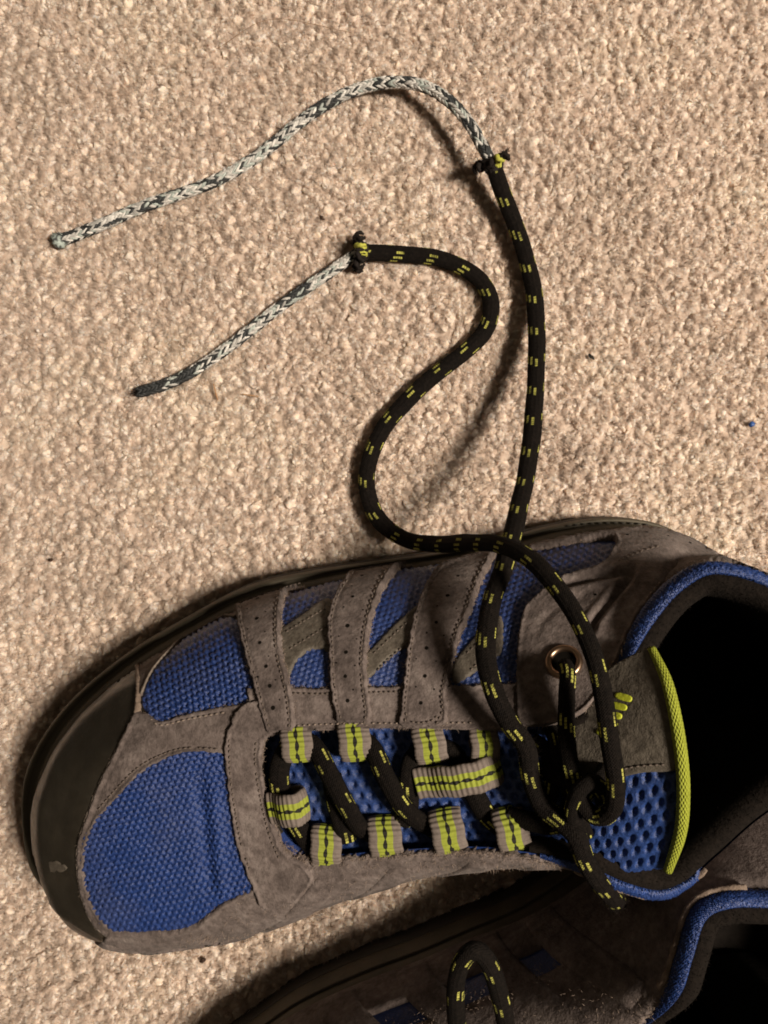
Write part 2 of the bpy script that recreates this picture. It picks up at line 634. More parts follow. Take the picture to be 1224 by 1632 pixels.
PU, PW = 9, 34
A_k = np.array([P(*s[0]) for s in ST])
B_k = np.array([P(*s[1]) for s in ST])
A_r = catmull(A_k, PU, True)
B_r = catmull(B_k, PU, True)
PRF = catmull(np.array([prof(i) for i in range(NS)]), PU, True)
LDG = catmull(np.array(LEDGE)[:, None], PU, True)[:, 0]
NU = NS * PU


def ring_out(R):
    t = np.roll(R, -1, 0) - np.roll(R, 1, 0)
    o = np.stack([-t[:, 1], t[:, 0], 0 * t[:, 0]], 1)
    return o / np.linalg.norm(o, axis=1)[:, None]


A_out, B_out = ring_out(A_r), ring_out(B_r)
zup = np.array([0, 0, 1.0])
C1 = A_r + A_out * PRF[:, 0:1] + zup * PRF[:, 1:2]
AB = (A_r - B_r) * np.array([1, 1, 0])
C2 = B_r + AB * PRF[:, 2:3] + A_out * PRF[:, 4:5] + zup * PRF[:, 3:4]
wv = np.linspace(0, 1, PW + 1)
G = np.zeros((NU, PW + 1, 3))
for j, w in enumerate(wv):
    G[:, j] = A_r * (1 - w) ** 3 + C1 * 3 * w * (1 - w) ** 2 + C2 * 3 * w * w * (1 - w) + B_r * w ** 3
# relax small kinks along u
for _ in range(3):
    G[:, 1:-1] = 0.5 * G[:, 1:-1] + 0.25 * (np.roll(G, 1, 0) + np.roll(G, -1, 0))[:, 1:-1]


def grid_faces(nu, nw, closed):
    F = []
    for i in range(nu if closed else nu - 1):
        i2 = (i + 1) % nu
        for j in range(nw - 1):
            F.append((i * nw + j, i * nw + j + 1, i2 * nw + j + 1, i2 * nw + j))
    return F


def vnormals(V, F):
    V = np.asarray(V)
    N = np.zeros_like(V)
    for f in F:
        p = V[list(f)]
        n = np.cross(p[1] - p[0], p[2] - p[0]) if len(f) == 3 else np.cross(p[2] - p[0], p[3] - p[1])
        for i in f:
            N[i] += n
    return N / np.maximum(np.linalg.norm(N, axis=1), 1e-9)[:, None]


class Surf:
    def __init__(s, V, F):
        s.V = np.asarray(V, float)
        T = []
        for f in F:
            T.append((f[0], f[1], f[2]))
            if len(f) == 4:
                T.append((f[0], f[2], f[3]))
        s.T = T
        s.N = vnormals(s.V, F)
        s.b = BVHTree.FromPolygons([Vector(v) for v in s.V], T)

    def nrm(s, loc, idx):
        a, b, c = s.T[idx]
        n = barycentric_transform(loc, Vector(s.V[a]), Vector(s.V[b]), Vector(s.V[c]), Vector(s.N[a]), Vector(s.N[b]), Vector(s.N[c]))
        return n.normalized()

    def hit(s, px, py):
        o = Vector((0, 0, CAM_H))
        d = (P(px, py, 0) - o).normalized()
        loc, n, idx, dist = s.b.ray_cast(o, d)
        if loc is None:
            best = None
            for z in np.arange(1.5, 11.0, 0.5):
                q = o + d * ((CAM_H - z) / -d.z)
                l2, n2, i2, d2 = s.b.find_nearest(q)
                if best is None or d2 < best[2]:
                    best = (l2, i2, d2)
            loc, idx = best[0], best[1]
        return loc, s.nrm(loc, idx)


UF = grid_faces(NU, PW + 1, True)
USURF = Surf(G.reshape(-1, 3), UF)
if USURF.N[(NU // 8) * (PW + 1) + PW // 2][2] < 0:
    UF = [f[::-1] for f in UF]
    USURF = Surf(G.reshape(-1, 3), UF)

shoe = empty('hiking_shoe', (0.5, -8.0, -0.3), 'blue mesh and brown suede hiking shoe with lime tongue cord, laces trailing on the carpet', 'shoe', None)
up_o = mesh('upper', G.reshape(-1, 3), UF, BLUE, shoe)
up_o.data.materials.append(TOE)
for fi, pl in enumerate(up_o.data.polygons):
    if not 3.6 < (fi // PW) / PU < 30.6:
        pl.material_index = 1


# ---- panels traced on the upper
def inside(poly, q):
    x, y = q[:, 0][:, None], q[:, 1][:, None]
    x1, y1 = poly[:, 0][None], poly[:, 1][None]
    x2, y2 = np.roll(poly[:, 0], -1)[None], np.roll(poly[:, 1], -1)[None]
    c = ((y1 > y) != (y2 > y)) & (x < (x2 - x1) * (y - y1) / (y2 - y1 + 1e-12) + x1)
    return c.sum(1) % 2 == 1


def bdist(poly, q):
    a, b = poly, np.roll(poly, -1, 0)
    out = np.full(len(q), 1e9)
    ab = b - a
    L = (ab ** 2).sum(1) + 1e-12
    for s in range(0, len(q), 2000):
        qq = q[s:s + 2000][:, None]
        t = np.clip(((qq - a) * ab).sum(2) / L, 0, 1)
        d = np.linalg.norm(qq - (a + t[..., None] * ab), axis=2)
        out[s:s + 2000] = d.min(1)
    return out


def outline(pts, step, corners=()):
    """closed smooth outline; indices in corners stay sharp"""
    p = np.asarray(pts, float)
    if not corners:
        c = catmull(p, 12, True)
        return resample(np.vstack([c, c[:1]]), step)[:-1]
    cs = sorted(corners)
    out = []
    for a, b in zip(cs, cs[1:] + [cs[0] + len(p)]):
        seg = p[[i % len(p) for i in range(a, b + 1)]]
        c = catmull(seg, 12) if len(seg) > 2 else seg
        out.append(resample(c, step)[:-1])
    return np.vstack(out)


def panel(name, pts, th, mat, parent, corners=(), step=4.0, surf=None, relief=None, edge=4.0, rag=0.0, base=0.0, fuzz=0, fuzz_mat=None, uvs=50.0, kind=None, edge_h=0.45, lip=0.0, groove=8.5):
    surf = surf or USURF
    ol = outline(pts, min(step, 3.5), corners)
    if rag:
        t = np.roll(ol, -1, 0) - np.roll(ol, 1, 0)
        nn = np.stack([-t[:, 1], t[:, 0]], 1) / (np.linalg.norm(t, axis=1)[:, None] + 1e-9)
        ol = ol + nn * (RNG.normal(0, rag, len(ol)) + rag * 0.8 * np.sin(np.arange(len(ol)) * 0.7 + RNG.uniform(0, 6)))[:, None]
    lo, hi = ol.min(0), ol.max(0)
    gx, gy = np.meshgrid(np.arange(lo[0], hi[0], step), np.arange(lo[1], hi[1], step))
    q = np.stack([gx.ravel(), gy.ravel()], 1)
    q[:, 0] += (np.round((q[:, 1] - lo[1]) / step) % 2) * step * 0.5
    q = q[inside(ol, q)]
    if len(q):
        q = q[bdist(ol, q) > edge * 1.25]
    t = np.roll(ol, -1, 0) - np.roll(ol, 1, 0)
    nn = np.stack([-t[:, 1], t[:, 0]], 1) / (np.linalg.norm(t, axis=1)[:, None] + 1e-9)
    ins = ol + nn * edge
    if not inside(ol, ins).mean() > 0.5:
        ins = ol - nn * edge
    ok = inside(ol, ins)
    ins = ins[ok & (np.array(bdist(ol, ins)) > edge * 0.7)]
    allp = np.vstack([ol, ins, q]) if len(q) else np.vstack([ol, ins])
    nb = len(ol)
    r = delaunay_2d_cdt([Vector(p) for p in allp], [(i, (i + 1) % nb) for i in range(nb)], [], 1, 1e-4)
    v2 = np.array([tuple(v) for v in r[0]])
    F = [tuple(f) for f in r[2]]
    bd = bdist(ol, v2)
    h = base + th * (edge_h + (1 - edge_h) * np.clip(bd / edge, 0, 1) ** 0.7)
    if relief is not None:
        h = h + relief(v2[:, 0], v2[:, 1]) * np.clip(bd / edge - 0.2, 0, 1)
    if lip:
        h = h + lip * np.exp(-((bd - 3.5) / 3.0) ** 2) * (0.8 + 0.5 * RNG.random(len(bd))) - lip * 0.7 * np.exp(-((bd - groove) / 2.4) ** 2)
    pos = np.zeros((len(v2), 3))
    nor = np.zeros((len(v2), 3))
    for i, (x, y) in enumerate(v2):
        l, n = surf.hit(x, y)
        pos[i], nor[i] = l, n
    top = pos + nor * h[:, None]
    # orientation
    f0 = F[len(F) // 2]
    n0 = np.cross(top[f0[1]] - top[f0[0]], top[f0[2]] - top[f0[0]])
    if n0 @ nor[f0[0]] < 0:
        F = [f[::-1] for f in F]
    V = list(top)
    ec = {}
    for f in F:
        for a, b in zip(f, f[1:] + f[:1]):
            ec[(a, b)] = ec.get((a, b), 0) + 1
    be = [(a, b) for (a, b) in ec if (b, a) not in ec]
    low = {}
    uv = list(v2 / uvs)
    for a, b in be:
        for i in (a, b):
            if i not in low:
                low[i] = len(V)
                V.append(pos[i] - nor[i] * 0.06)
                uv.append(v2[i] / uvs)
    F = F + [(b, a, low[a], low[b]) for a, b in be]
    o = mesh(name, V, F, mat, parent, uv=uv, kind=kind)
    if fuzz:
        bi = [a for a, b in be]
        idx = RNG.choice(bi, fuzz)
        cen = v2.mean(0)
        pts3, dirs = [], []
        for i in idx:
            d2 = v2[i] + RNG.normal(0, 1, 2) * 6 - v2[i]
            out2 = v2[i] - cen
            e = P(v2[i][0] + d2[0], v2[i][1] + d2[1], pos[i][2]) - P(v2[i][0], v2[i][1], pos[i][2])
            e = np.array(e) / (np.linalg.norm(e) + 1e-9) + nor[i] * RNG.uniform(0.2, 1.2)
            pts3.append(top[i] - nor[i] * 0.03 * RNG.random())
            dirs.append(e / np.linalg.norm(e))
        hairs('fibres', pts3, dirs, 0.04, 0.15, 0.0075, fuzz_mat or FIBRE, o)
    return o


def hairs(name, pts, dirs, l0, l1, r, mat, parent, curl=0.5):
    V, F = [], []
    for p, d in zip(pts, dirs):
        L = RNG.uniform(l0, l1)
        d = np.array(d)
        a = np.cross(d, RNG.normal(0, 1, 3))
        a /= np.linalg.norm(a) + 1e-9
        b = np.cross(d, a)
        bend = a * RNG.normal(0, curl) * L
        b0 = len(V)
        for t, rr in ((0, r), (0.5, r * 0.8)):
            c = np.array(p) + d * L * t + bend * t * t
            for q in range(3):
                an = q * 2.0944
                V.append(c + (a * math.cos(an) + b * math.sin(an)) * rr)
        V.append(np.array(p) + d * L + bend)
        for q in range(3):
            q2 = (q + 1) % 3
            F.append((b0 + q, b0 + q2, b0 + 3 + q2, b0 + 3 + q))
            F.append((b0 + 3 + q, b0 + 3 + q2, b0 + 6))
    return mesh(name, V, F, mat, parent, kind='stuff')


def stitches(pts, h, mat, parent, surf=None, length=5.0, gap=3.2, r=0.025, name='stitching'):
    """row of thread stitches along a traced line on the surface"""
    surf = surf or USURF
    c = spline(pts, 1.0)
    V, F = [], []
    s = 0.0
    n = len(c)
    i = 0
    while i + length < n:
        i2 = int(i + length)
        if RNG.random() > 0.04:
            p1, n1 = surf.hit(*c[i])
            p2, n2 = surf.hit(*c[i2])
            p1, p2, n1 = np.array(p1), np.array(p2), np.array(n1)
            d = p2 - p1
            L = np.linalg.norm(d) + 1e-9
            d /= L
            sd = np.cross(d, n1)
            b0 = len(V)
            prof_ = ((0, -0.02, 0.6), (0.18, 0.015, 1), (0.82, 0.015, 1), (1, -0.02, 0.6))
            for t, up, k in prof_:
                cc = p1 + d * L * t + n1 * (h + up)
                for q in range(5):
                    a = q * 2 * math.pi / 5
                    V.append(cc + (sd * math.cos(a) + n1 * math.sin(a)) * r * k)
            for k in range(3):
                for q in range(5):
                    q2 = (q + 1) % 5
                    F.append((b0 + k * 5 + q, b0 + k * 5 + q2, b0 + k * 5 + 5 + q2, b0 + k * 5 + 5 + q))
        i += int(round(length + gap + RNG.normal(0, 0.4)))
    return mesh(name, V, F, mat, parent, kind='stuff')


def holes(pts, h, r, parent, surf=None, mat=None, name='perforations'):
    """small punched holes: dark discs on the surface with a soft lip, hole shade put into the colour"""
    surf = surf or USURF
    V, F = [], []
    for x, y in pts:
        p, n = surf.hit(x, y)
        p, n = np.array(p), np.array(n)
        a = np.cross(n, [0, 1, 0.3])
        a /= np.linalg.norm(a)
        b = np.cross(n, a)
        b0 = len(V)
        rr = r * RNG.uniform(0.8, 1.2)
        for k, (k1, k2) in enumerate(((1.0, 0.004), (0.8, 0.012), (0.3, 0.004))):
            for q in range(8):
                an = q * math.pi / 4
                V.append(p + n * (h + k2) + (a * math.cos(an) + b * math.sin(an)) * rr * k1)
        V.append(p + n * (h + 0.001))
        for k in range(2):
            for q in range(8):
                q2 = (q + 1) % 8
                F.append((b0 + k * 8 + q, b0 + k * 8 + q2, b0 + k * 8 + 8 + q2, b0 + k * 8 + 8 + q))
        for q in range(8):
            F.append((b0 + 16 + q, b0 + 16 + (q + 1) % 8, b0 + 24))
    return mesh(name, V, F, mat or HOLE, parent, kind='stuff')


def uw_panel(name, u0, u1, w0, w1, th, mat, parent, nu=None, nw=16, rag=0.0, wfun=None):
    """panel given in ring coordinates: u = station (may exceed NS), w = 0 sole .. 1 opening"""
    nu = nu or max(6, int((u1 - u0) * 8))
    V0, N0 = [], []
    Nn = USURF.N.reshape(NU, PW + 1, 3)
    for i in range(nu + 1):
        for j in range(nw + 1):
            fu = i / nu
            u = u0 + (u1 - u0) * fu
            a, b = (wfun(fu) if wfun else (w0, w1))
            w = a + (b - a) * j / nw
            if rag and j == nw:
                w += RNG.normal(0, rag)
            x = (u * PU) % NU
            i0 = int(x) % NU
            f = x - int(x)
            y = np.clip(w, 0, 1) * PW
            j0 = min(int(y), PW - 1)
            g = y - j0
            i1 = (i0 + 1) % NU
            lerp = lambda M: (M[i0, j0] * (1 - f) + M[i1, j0] * f) * (1 - g) + (M[i0, j0 + 1] * (1 - f) + M[i1, j0 + 1] * f) * g
            V0.append(lerp(G))
            N0.append(lerp(Nn))
    V0, N0 = np.array(V0), np.array(N0)
    N0 /= np.linalg.norm(N0, axis=1)[:, None]
    k = nw + 1
    bdm = np.zeros(len(V0), bool)
    for i in range(nu + 1):
        for j in range(nw + 1):
            if i in (0, nu) or j in (0, nw):
                bdm[i * k + j] = True
    top = V0 + N0 * np.where(bdm, th * 0.5, th)[:, None]
    F = grid_faces(nu + 1, k, False)
    n0 = np.cross(top[F[5][1]] - top[F[5][0]], top[F[5][2]] - top[F[5][0]])
    if n0 @ N0[F[5][0]] < 0:
        F = [f[::-1] for f in F]
    ring = [i * k for i in range(nu + 1)] + [nu * k + j for j in range(1, k)] + [i * k + nw for i in range(nu - 1, -1, -1)] + [j for j in range(nw - 1, 0, -1)]
    V = list(top)
    low = {}
    for i in ring:
        low[i] = len(V)
        V.append(V0[i] - N0[i] * 0.06)
    fe = set()
    for f in F:
        for a, b in zip(f, f[1:] + f[:1]):
            fe.add((a, b))
    for a, b in zip(ring, ring[1:] + ring[:1]):
        F.append((b, a, low[a], low[b]) if (a, b) in fe else (a, b, low[b], low[a]))
    return mesh(name, V, F, mat, parent, uv=np.array(V)[:, :2])


def knit(pitch, row, ang, amp):
    ca, sa = math.cos(ang), math.sin(ang)

    def f(x, y):
        a = (x * ca + y * sa) / pitch
        b = (-x * sa + y * ca) / row
        a2 = a + 0.5 * (np.floor(b) % 2)
        fb = b - np.floor(b)
        cell = np.abs(np.sin(np.pi * a2)) ** 0.8 * np.sin(np.pi * fb) ** 0.7
        return amp * (cell - 0.45) + RNG.normal(0, amp * 0.12, len(x))
    return f


# ---------------------------------------------------------------- sole
def sole_rows(rows):
    return np.stack([A_r + A_out * (LDG * k + add)[:, None] + np.array([0, 0, 0]) - zup * A_r[:, 2:3] + zup * z for k, add, z in rows], 1)


def ring_mesh(name, R, mat, parent, cap=False):
    nu, nw = R.shape[:2]
    F = grid_faces(nu, nw, True)
    V = R.reshape(-1, 3)
    n = vnormals(V, F)
    if (n[nw // 2] @ A_out[0]) < 0:
        F = [f[::-1] for f in F]
    F = list(F)
    if cap:
        F.append(tuple(i * nw for i in range(nu)))
    return mesh(name, V, F, mat, parent)


out_sole = sole_rows([(0.55, 0, -0.32), (0.92, 0, -0.3), (1.0, 0, 0.0), (1.02, 0.02, 0.4), (1.0, 0.0, 0.78), (0.9, 0, 0.86), (0.5, 0, 0.86)])
ring_mesh('outsole', out_sole, OUTSOLE, shoe, cap=True)
mid_sole = sole_rows([(0.5, 0, 0.82), (0.9, 0, 0.85), (0.96, 0, 0.95), (1.0, 0, 1.2), (0.98, 0, 1.45), (0.9, 0, 1.65), (0.80, 0, 1.76), (0.7, 0, 1.72), (0.62, 0, 1.66), (0.52, 0, 1.75), (0.35, 0, 2.0), (0.1, 0, 2.18), (-0.2, 0, 2.3)])
ring_mesh('midsole', mid_sole, MIDSOLE, shoe)
# moulded ticks on the lateral heel edge of the midsole
V, F = [], []
for x in np.linspace(905, 1030, 11):
    p = P(x, 842 - 0.13 * (x - 905) + 0.0009 * (x - 905) ** 2 - 4, 1.8)
    b0 = len(V)
    for dx, dy, dz in ((-.06, -.03, 0), (.06, -.03, 0), (.06, .03, 0), (-.06, .03, 0)):
        V.append((p.x + dx, p.y + dy, 1.70))
        V.append((p.x + dx, p.y + dy, 1.83))
    for q in range(4):
        q2 = (q + 1) % 4
        F.append((b0 + 2 * q, b0 + 2 * q2, b0 + 2 * q2 + 1, b0 + 2 * q + 1))
    F.append((b0 + 1, b0 + 3, b0 + 5, b0 + 7))
mesh('sole_ticks', V, F, OUTSOLE, shoe, kind='stuff')

# ---------------------------------------------------------------- panels, lateral side and toe
vamp = [(275, 1200), (306, 1193), (340, 1193), (366, 1200), (370, 1234), (376, 1285), (388, 1341), (402, 1382), (416, 1412), (400, 1425), (357, 1436), (306, 1472), (245, 1481), (178, 1479), (150, 1450), (132, 1386), (133, 1341), (150, 1305), (189, 1262), (230, 1222)]


def vamp_relief(x, y):
    k = knit(10.5, 8.0, math.radians(-12), 0.095)(x, y)
    fold = -0.10 * np.exp(-((x - (328 + (y - 1330) * 0.10)) / 11.0) ** 2) * np.clip((y - 1215) / 60, 0, 1) * np.clip((1425 - y) / 30, 0, 1)
    fold += 0.07 * np.exp(-((x - (350 + (y - 1330) * 0.10)) / 10.0) ** 2) * np.clip((y - 1215) / 60, 0, 1) * np.clip((1435 - y) / 30, 0, 1)
    return k + fold


panel('vamp_mesh', vamp, 0.15, BLUE, shoe, step=1.9, relief=vamp_relief)
upm = [(227, 1113), (245, 1072), (275, 1037), (311, 1003), (352, 986), (385, 990), (395, 1040), (410, 1086), (415, 1115), (372, 1130), (316, 1141), (260, 1156), (235, 1136)]
panel('side_mesh', upm, 0.09, BLUE, shoe, step=2.2, relief=knit(11, 8.0, math.radians(28), 0.11))
side = [(440, 940), (520, 925), (600, 910), (700, 896), (800, 884), (880, 868), (985, 866), (965, 905), (910, 930), (850, 975), (838, 1040), (835, 1110), (700, 1112), (560, 1112), (430, 1112), (440, 1040)]
panel('side_mesh', side, 0.06, BLUE, shoe, corners=(0, 6, 12, 14), step=2.6, relief=knit(11, 7.5, math.radians(-20), 0.075))

toe_pts = [(222, 1047), (221, 1090), (222, 1135), (195, 1188), (168, 1239), (148, 1290), (132, 1341), (131, 1376), (136, 1422), (153, 1463), (176, 1492), (215, 1512), (160, 1500), (90, 1450), (62, 1400), (50, 1330), (60, 1240), (112, 1150), (160, 1098)]
panel('toe_cap', toe_pts, 0.10, TOE, shoe, corners=(0, 2, 11), step=4.5, relief=lambda x, y: 0.07 * np.exp(-((np.hypot(x - 330, y - 1330) - 262) / 7.0) ** 2) - 0.05 * np.exp(-((np.hypot(x - 330, y - 1330) - 232) / 14.0) ** 2) + 0.02 * np.sin(y / 21.0) * np.sin(x / 13.0))
panel('scuff_mark', [(72, 1378), (82, 1372), (100, 1373), (108, 1379), (104, 1387), (88, 1388), (76, 1387)], 0.004, SCUFF, shoe, step=4, base=0.10, edge=2.0, rag=1.5)
mud = [(222, 1046), (262, 1016), (320, 985), (372, 962), (440, 938), (470, 930), (452, 962), (395, 992), (352, 989), (311, 1005), (275, 1039), (245, 1073), (229, 1108), (222, 1120)]
panel('mudguard', mud, 0.13, SUEDE, shoe, corners=(0, 5, 7, 13), step=4.5, rag=0.3)
panel('mudguard_edge', [(216, 1048), (222, 1046), (226, 1075), (227, 1105), (224, 1140), (218, 1140), (221, 1105), (219, 1075)], 0.2, SUEDE_EDGE, shoe, corners=(0, 1, 4, 5), step=2.5, edge=1.6, rag=0.4)

centre = [(219, 1134), (240, 1139), (260, 1149), (306, 1136), (382, 1122), (400, 1126), (396, 1160), (370, 1203), (340, 1198), (306, 1198), (275, 1206), (230, 1231), (189, 1273), (156, 1312), (142, 1351), (140, 1386), (148, 1424), (164, 1456), (186, 1479), (180, 1493), (152, 1468), (134, 1426), (127, 1380), (128, 1341), (145, 1290), (166, 1239), (192, 1188)]
cp = panel('vamp_overlay', centre, 0.16, SUEDE, shoe, corners=(0, 5, 7, 18, 19), step=3.2, edge=3.0, rag=0.5, fuzz=600, lip=0.04)
stitches([(366, 1192), (306, 1190), (268, 1199), (225, 1222), (182, 1265), (152, 1300)], 0.17, THREAD, cp)
stitches([(245, 1146), (262, 1156), (310, 1145), (375, 1133)], 0.17, THREAD_L, cp, length=5, gap=4)

lowband = [(176, 1478), (245, 1480), (306, 1471), (357, 1435), (408, 1410), (455, 1388), (500, 1378), (510, 1420), (470, 1448), (420, 1474), (370, 1500), (300, 1515), (220, 1512), (165, 1495)]
panel('lower_overlay', lowband, 0.16, SUEDE, shoe, corners=(0, 6, 7, 13), step=4.5, rag=0.7, fuzz=500, edge=3.0, lip=0.05)
eyestay = [(395, 1098), (440, 1096), (520, 1097), (640, 1094), (720, 1094), (835, 1090), (842, 1160), (790, 1165), (715, 1164), (640, 1164), (560, 1164), (470, 1168), (430, 1172), (405, 1150)]
eo = panel('eyestay', eyestay, 0.17, SUEDE, shoe, corners=(0, 5, 6, 12), step=3.4, rag=0.7, fuzz=600, lip=0.04, edge=3.0)
stitches([(470, 1106), (520, 1107), (640, 1104), (720, 1103)], 0.18, THREAD, eo)
stitches([(432, 1160), (480, 1154), (560, 1152), (640, 1152), (760, 1152)], 0.18, THREAD_L, eo, length=4, gap=5)
toebar = [(372, 1150), (392, 1122), (430, 1118), (446, 1150), (436, 1168), (423, 1180), (421, 1208), (428, 1259), (444, 1320), (460, 1354), (492, 1376), (505, 1395), (470, 1430), (425, 1440), (408, 1414), (395, 1382), (380, 1341), (370, 1285), (364, 1234), (361, 1188)]
tb = panel('toe_bar', toebar, 0.26, SUEDE, shoe, corners=(11, 12), step=3.2, rag=0.7, fuzz=900, lip=0.035, edge=3.0)
stitches([(413, 1178), (411, 1210), (418, 1262), (434, 1324), (450, 1362)], 0.27, THREAD, tb)
stitches([(371, 1175), (372, 1230), (379, 1285), (390, 1341), (406, 1385)], 0.27, THREAD, tb)

# leather bands between the straps
for pts, st_ in (
    ([(430, 1012), (455, 1000), (482, 982), (525, 956), (540, 990), (530, 1040), (512, 1036), (492, 1040), (472, 1058), (462, 1078), (440, 1080)], [(458, 1012), (490, 993), (525, 972)]),
    ([(575, 1050), (592, 1036), (612, 1015), (640, 988), (672, 965), (668, 1010), (655, 1032), (640, 1038), (616, 1055), (594, 1078), (578, 1085)], [(597, 1045), (622, 1022), (655, 992)]),
    ([(722, 1062), (745, 1030), (775, 1000), (800, 985), (800, 1040), (775, 1060), (740, 1085), (722, 1090)], [(745, 1045), (775, 1017)]),
):
    lb = panel('leather_band', pts, 0.14, LEATHER, shoe, step=4.0, edge=2.5)
    stitches(st_, 0.145, THREAD, lb, length=5, gap=3)
    stitches([(x + 6, y + 26) for x, y in st_], 0.145, THREAD, lb, length=5, gap=3)

# straps
L1 = [(404, 941), (385, 953), (380, 968), (382, 995), (389, 1025), (397, 1055), (410, 1098), (419, 1132), (430, 1164)]
R1 = [(474, 1163), (474, 1140), (468, 1100), (457, 1060), (452, 1030), (451, 996), (454, 965), (464, 942), (482, 926)]
L2 = [(565, 913), (548, 936), (533, 962), (524, 1000), (526, 1038), (528, 1081), (532, 1115), (541, 1150)]
R2 = [(592, 1153), (594, 1135), (589, 1098), (586, 1060), (589, 1021), (595, 992), (602, 968), (614, 941), (634, 915), (656, 901)]
L3 = [(701, 909), (684, 932), (671, 958), (659, 992), (652, 1030), (648, 1060), (644, 1098), (641, 1132), (642, 1156)]
R3 = [(706, 1157), (716, 1136), (714, 1111), (718, 1089), (725, 1051), (735, 1017), (748, 987), (759, 958), (771, 928), (792, 887)]


def offs(line, d):
    p = np.asarray(line, float)
    t = np.gradient(p, axis=0)
    n = np.stack([-t[:, 1], t[:, 0]], 1) / np.linalg.norm(t, axis=1)[:, None]
    return p + n * d


for Lp, Rp, hx in (
    (L1, R1, [(415, 966), (415, 996), (420, 1032), (430, 1067), (436, 1096), (441, 1128)]),
    (L2, R2, [(580, 930), (565, 962), (557, 1006), (555, 1046), (554, 1082), (558, 1118)]),
    (L3, R3, [(732, 930), (715, 960), (697, 1001), (682, 1040), (680, 1082), (674, 1122)]),
):
    top = [((Lp[0][0] * 2 + Rp[-1][0]) / 3, (Lp[0][1] * 2 + Rp[-1][1]) / 3 - 3), ((Lp[0][0] + 2 * Rp[-1][0]) / 3, (Lp[0][1] + 2 * Rp[-1][1]) / 3 - 3)]
    pts = Lp + Rp + top[::-1]
    bulge = lambda x, y: 0.0 * x
    sp = panel('strap', pts, 0.30, SUEDE, shoe, corners=(0, len(Lp) - 1, len(Lp), len(Lp) + len(Rp) - 1) if Lp is not L3 else (0, len(Lp) + len(Rp) - 1), step=2.8, edge=3.0, rag=0.8, fuzz=900, lip=0.035)
    stitches(offs(Lp, -8), 0.30, THREAD, sp, length=5, gap=3)
    stitches(offs(Rp, -8), 0.30, THREAD, sp, length=5, gap=3)
    if Lp is L3:
        stitches([(650, 1136), (655, 1147), (668, 1151), (690, 1149), (704, 1138)], 0.30, THREAD, sp, length=5, gap=3)
    holes(hx, 0.30, 0.065, sp)
    hs = []
    for (x, y) in hx[:-1]:
        hs += [(x - 15 + RNG.normal(0, 1), y + 16), (x + 14 + RNG.normal(0, 1), y + 20)]
    holes(hs, 0.30, 0.028, sp)

# rear quarter
quarter = [(838, 970), (829, 1005), (825, 1057), (825, 1125), (829, 1156), (890, 1158), (935, 1138), (974, 1095), (1000, 1031), (1024, 981), (1055, 942), (1094, 914), (1137, 902), (1180, 908), (1224, 930), (1262, 948), (1215, 915), (1165, 890), (1125, 872), (1085, 854), (1040, 846), (1000, 848), (960, 853), (900, 862), (845, 874), (846, 884), (905, 872), (960, 863), (982, 869), (958, 905), (906, 923), (871, 941)]


def seg_d(x, y, pts):
    q = np.stack([x, y], 1)
    out = np.full(len(x), 1e9)
    p = spline(pts, 3.0)
    for s in range(0, len(q), 2000):
        out[s:s + 2000] = np.linalg.norm(q[s:s + 2000][:, None] - p[None], axis=2).min(1)
    return out


def q_relief(x, y):
    a = seg_d(x, y, [(905, 938), (950, 928), (990, 922), (1008, 920), (1000, 935), (975, 965), (950, 995), (944, 1010)])
    b = seg_d(x, y, [(862, 1000), (890, 975), (930, 958)])
    return -0.18 * np.exp(-(a / 5.0) ** 2) + 0.07 * np.exp(-((a - 12) / 6.0) ** 2) - 0.05 * np.exp(-(b / 6) ** 2)


qp = panel('quarter_overlay', quarter, 0.22, SUEDE, shoe, corners=(0, 4, 15, 24, 25), step=4.0, relief=q_relief, rag=0.5, fuzz=900, edge=3, lip=0.03)
stitches([(985, 1085), (1010, 1024), (1034, 975), (1060, 938)][::-1], 0.23, THREAD_L, qp, length=5, gap=4)
stitches([(985, 905), (1020, 890), (1050, 880)], 0.23, THREAD, qp)
holes([(967, 937), (950, 956), (1000, 862), (1030, 858), (1062, 864), (1095, 874)], 0.225, 0.05, qp)
# heel and medial side (seen from the side and on the partner shoe)
uw_panel('heel_counter', 15.6, 24.6, 0.0, 0.945, 0.2, SUEDE, shoe)
uw_panel('medial_overlay', 24.3, 31.5, 0.0, 0.30, 0.14, SUEDE, shoe)
med_es = uw_panel('medial_eyestay', 23.3, 29.6, 0.46, 0.985, 0.16, SUEDE, shoe, nu=150, rag=0.012, nw=14)
for uc in (28.4, 27.15, 25.75):
    uw_panel('strap', uc - 0.32, uc + 0.32, 0.04, 0.90, 0.22, SUEDE, shoe, nu=8, nw=20)
uw_panel('strap', 24.2, 24.9, 0.04, 0.9, 0.24, SUEDE, shoe, nu=8, nw=20)


# frayed worn edge of the medial eyestay
pts3, dirs = [], []
for _ in range(1500):
    u = RNG.uniform(24.6, 30.4)
    w = RNG.choice([RNG.normal(0.48, 0.03), RNG.normal(0.985, 0.012), RNG.uniform(0.62, 0.98)])
    i0 = int(u * PU) % NU
    j0 = int(np.clip(w, 0, 0.999) * PW)
    p = G[i0, j0] + (G[i0, min(j0 + 1, PW)] - G[i0, j0]) * RNG.random() + (G[(i0 + 1) % NU, j0] - G[i0, j0]) * RNG.random()
    n = USURF.N.reshape(NU, PW + 1, 3)[i0, j0]
    d = n + RNG.normal(0, 0.8, 3)
    pts3.append(p + n * 0.16)
    dirs.append(d / np.linalg.norm(d))
hairs('fibres', pts3, dirs, 0.05, 0.16, 0.007, FIBRE, med_es)


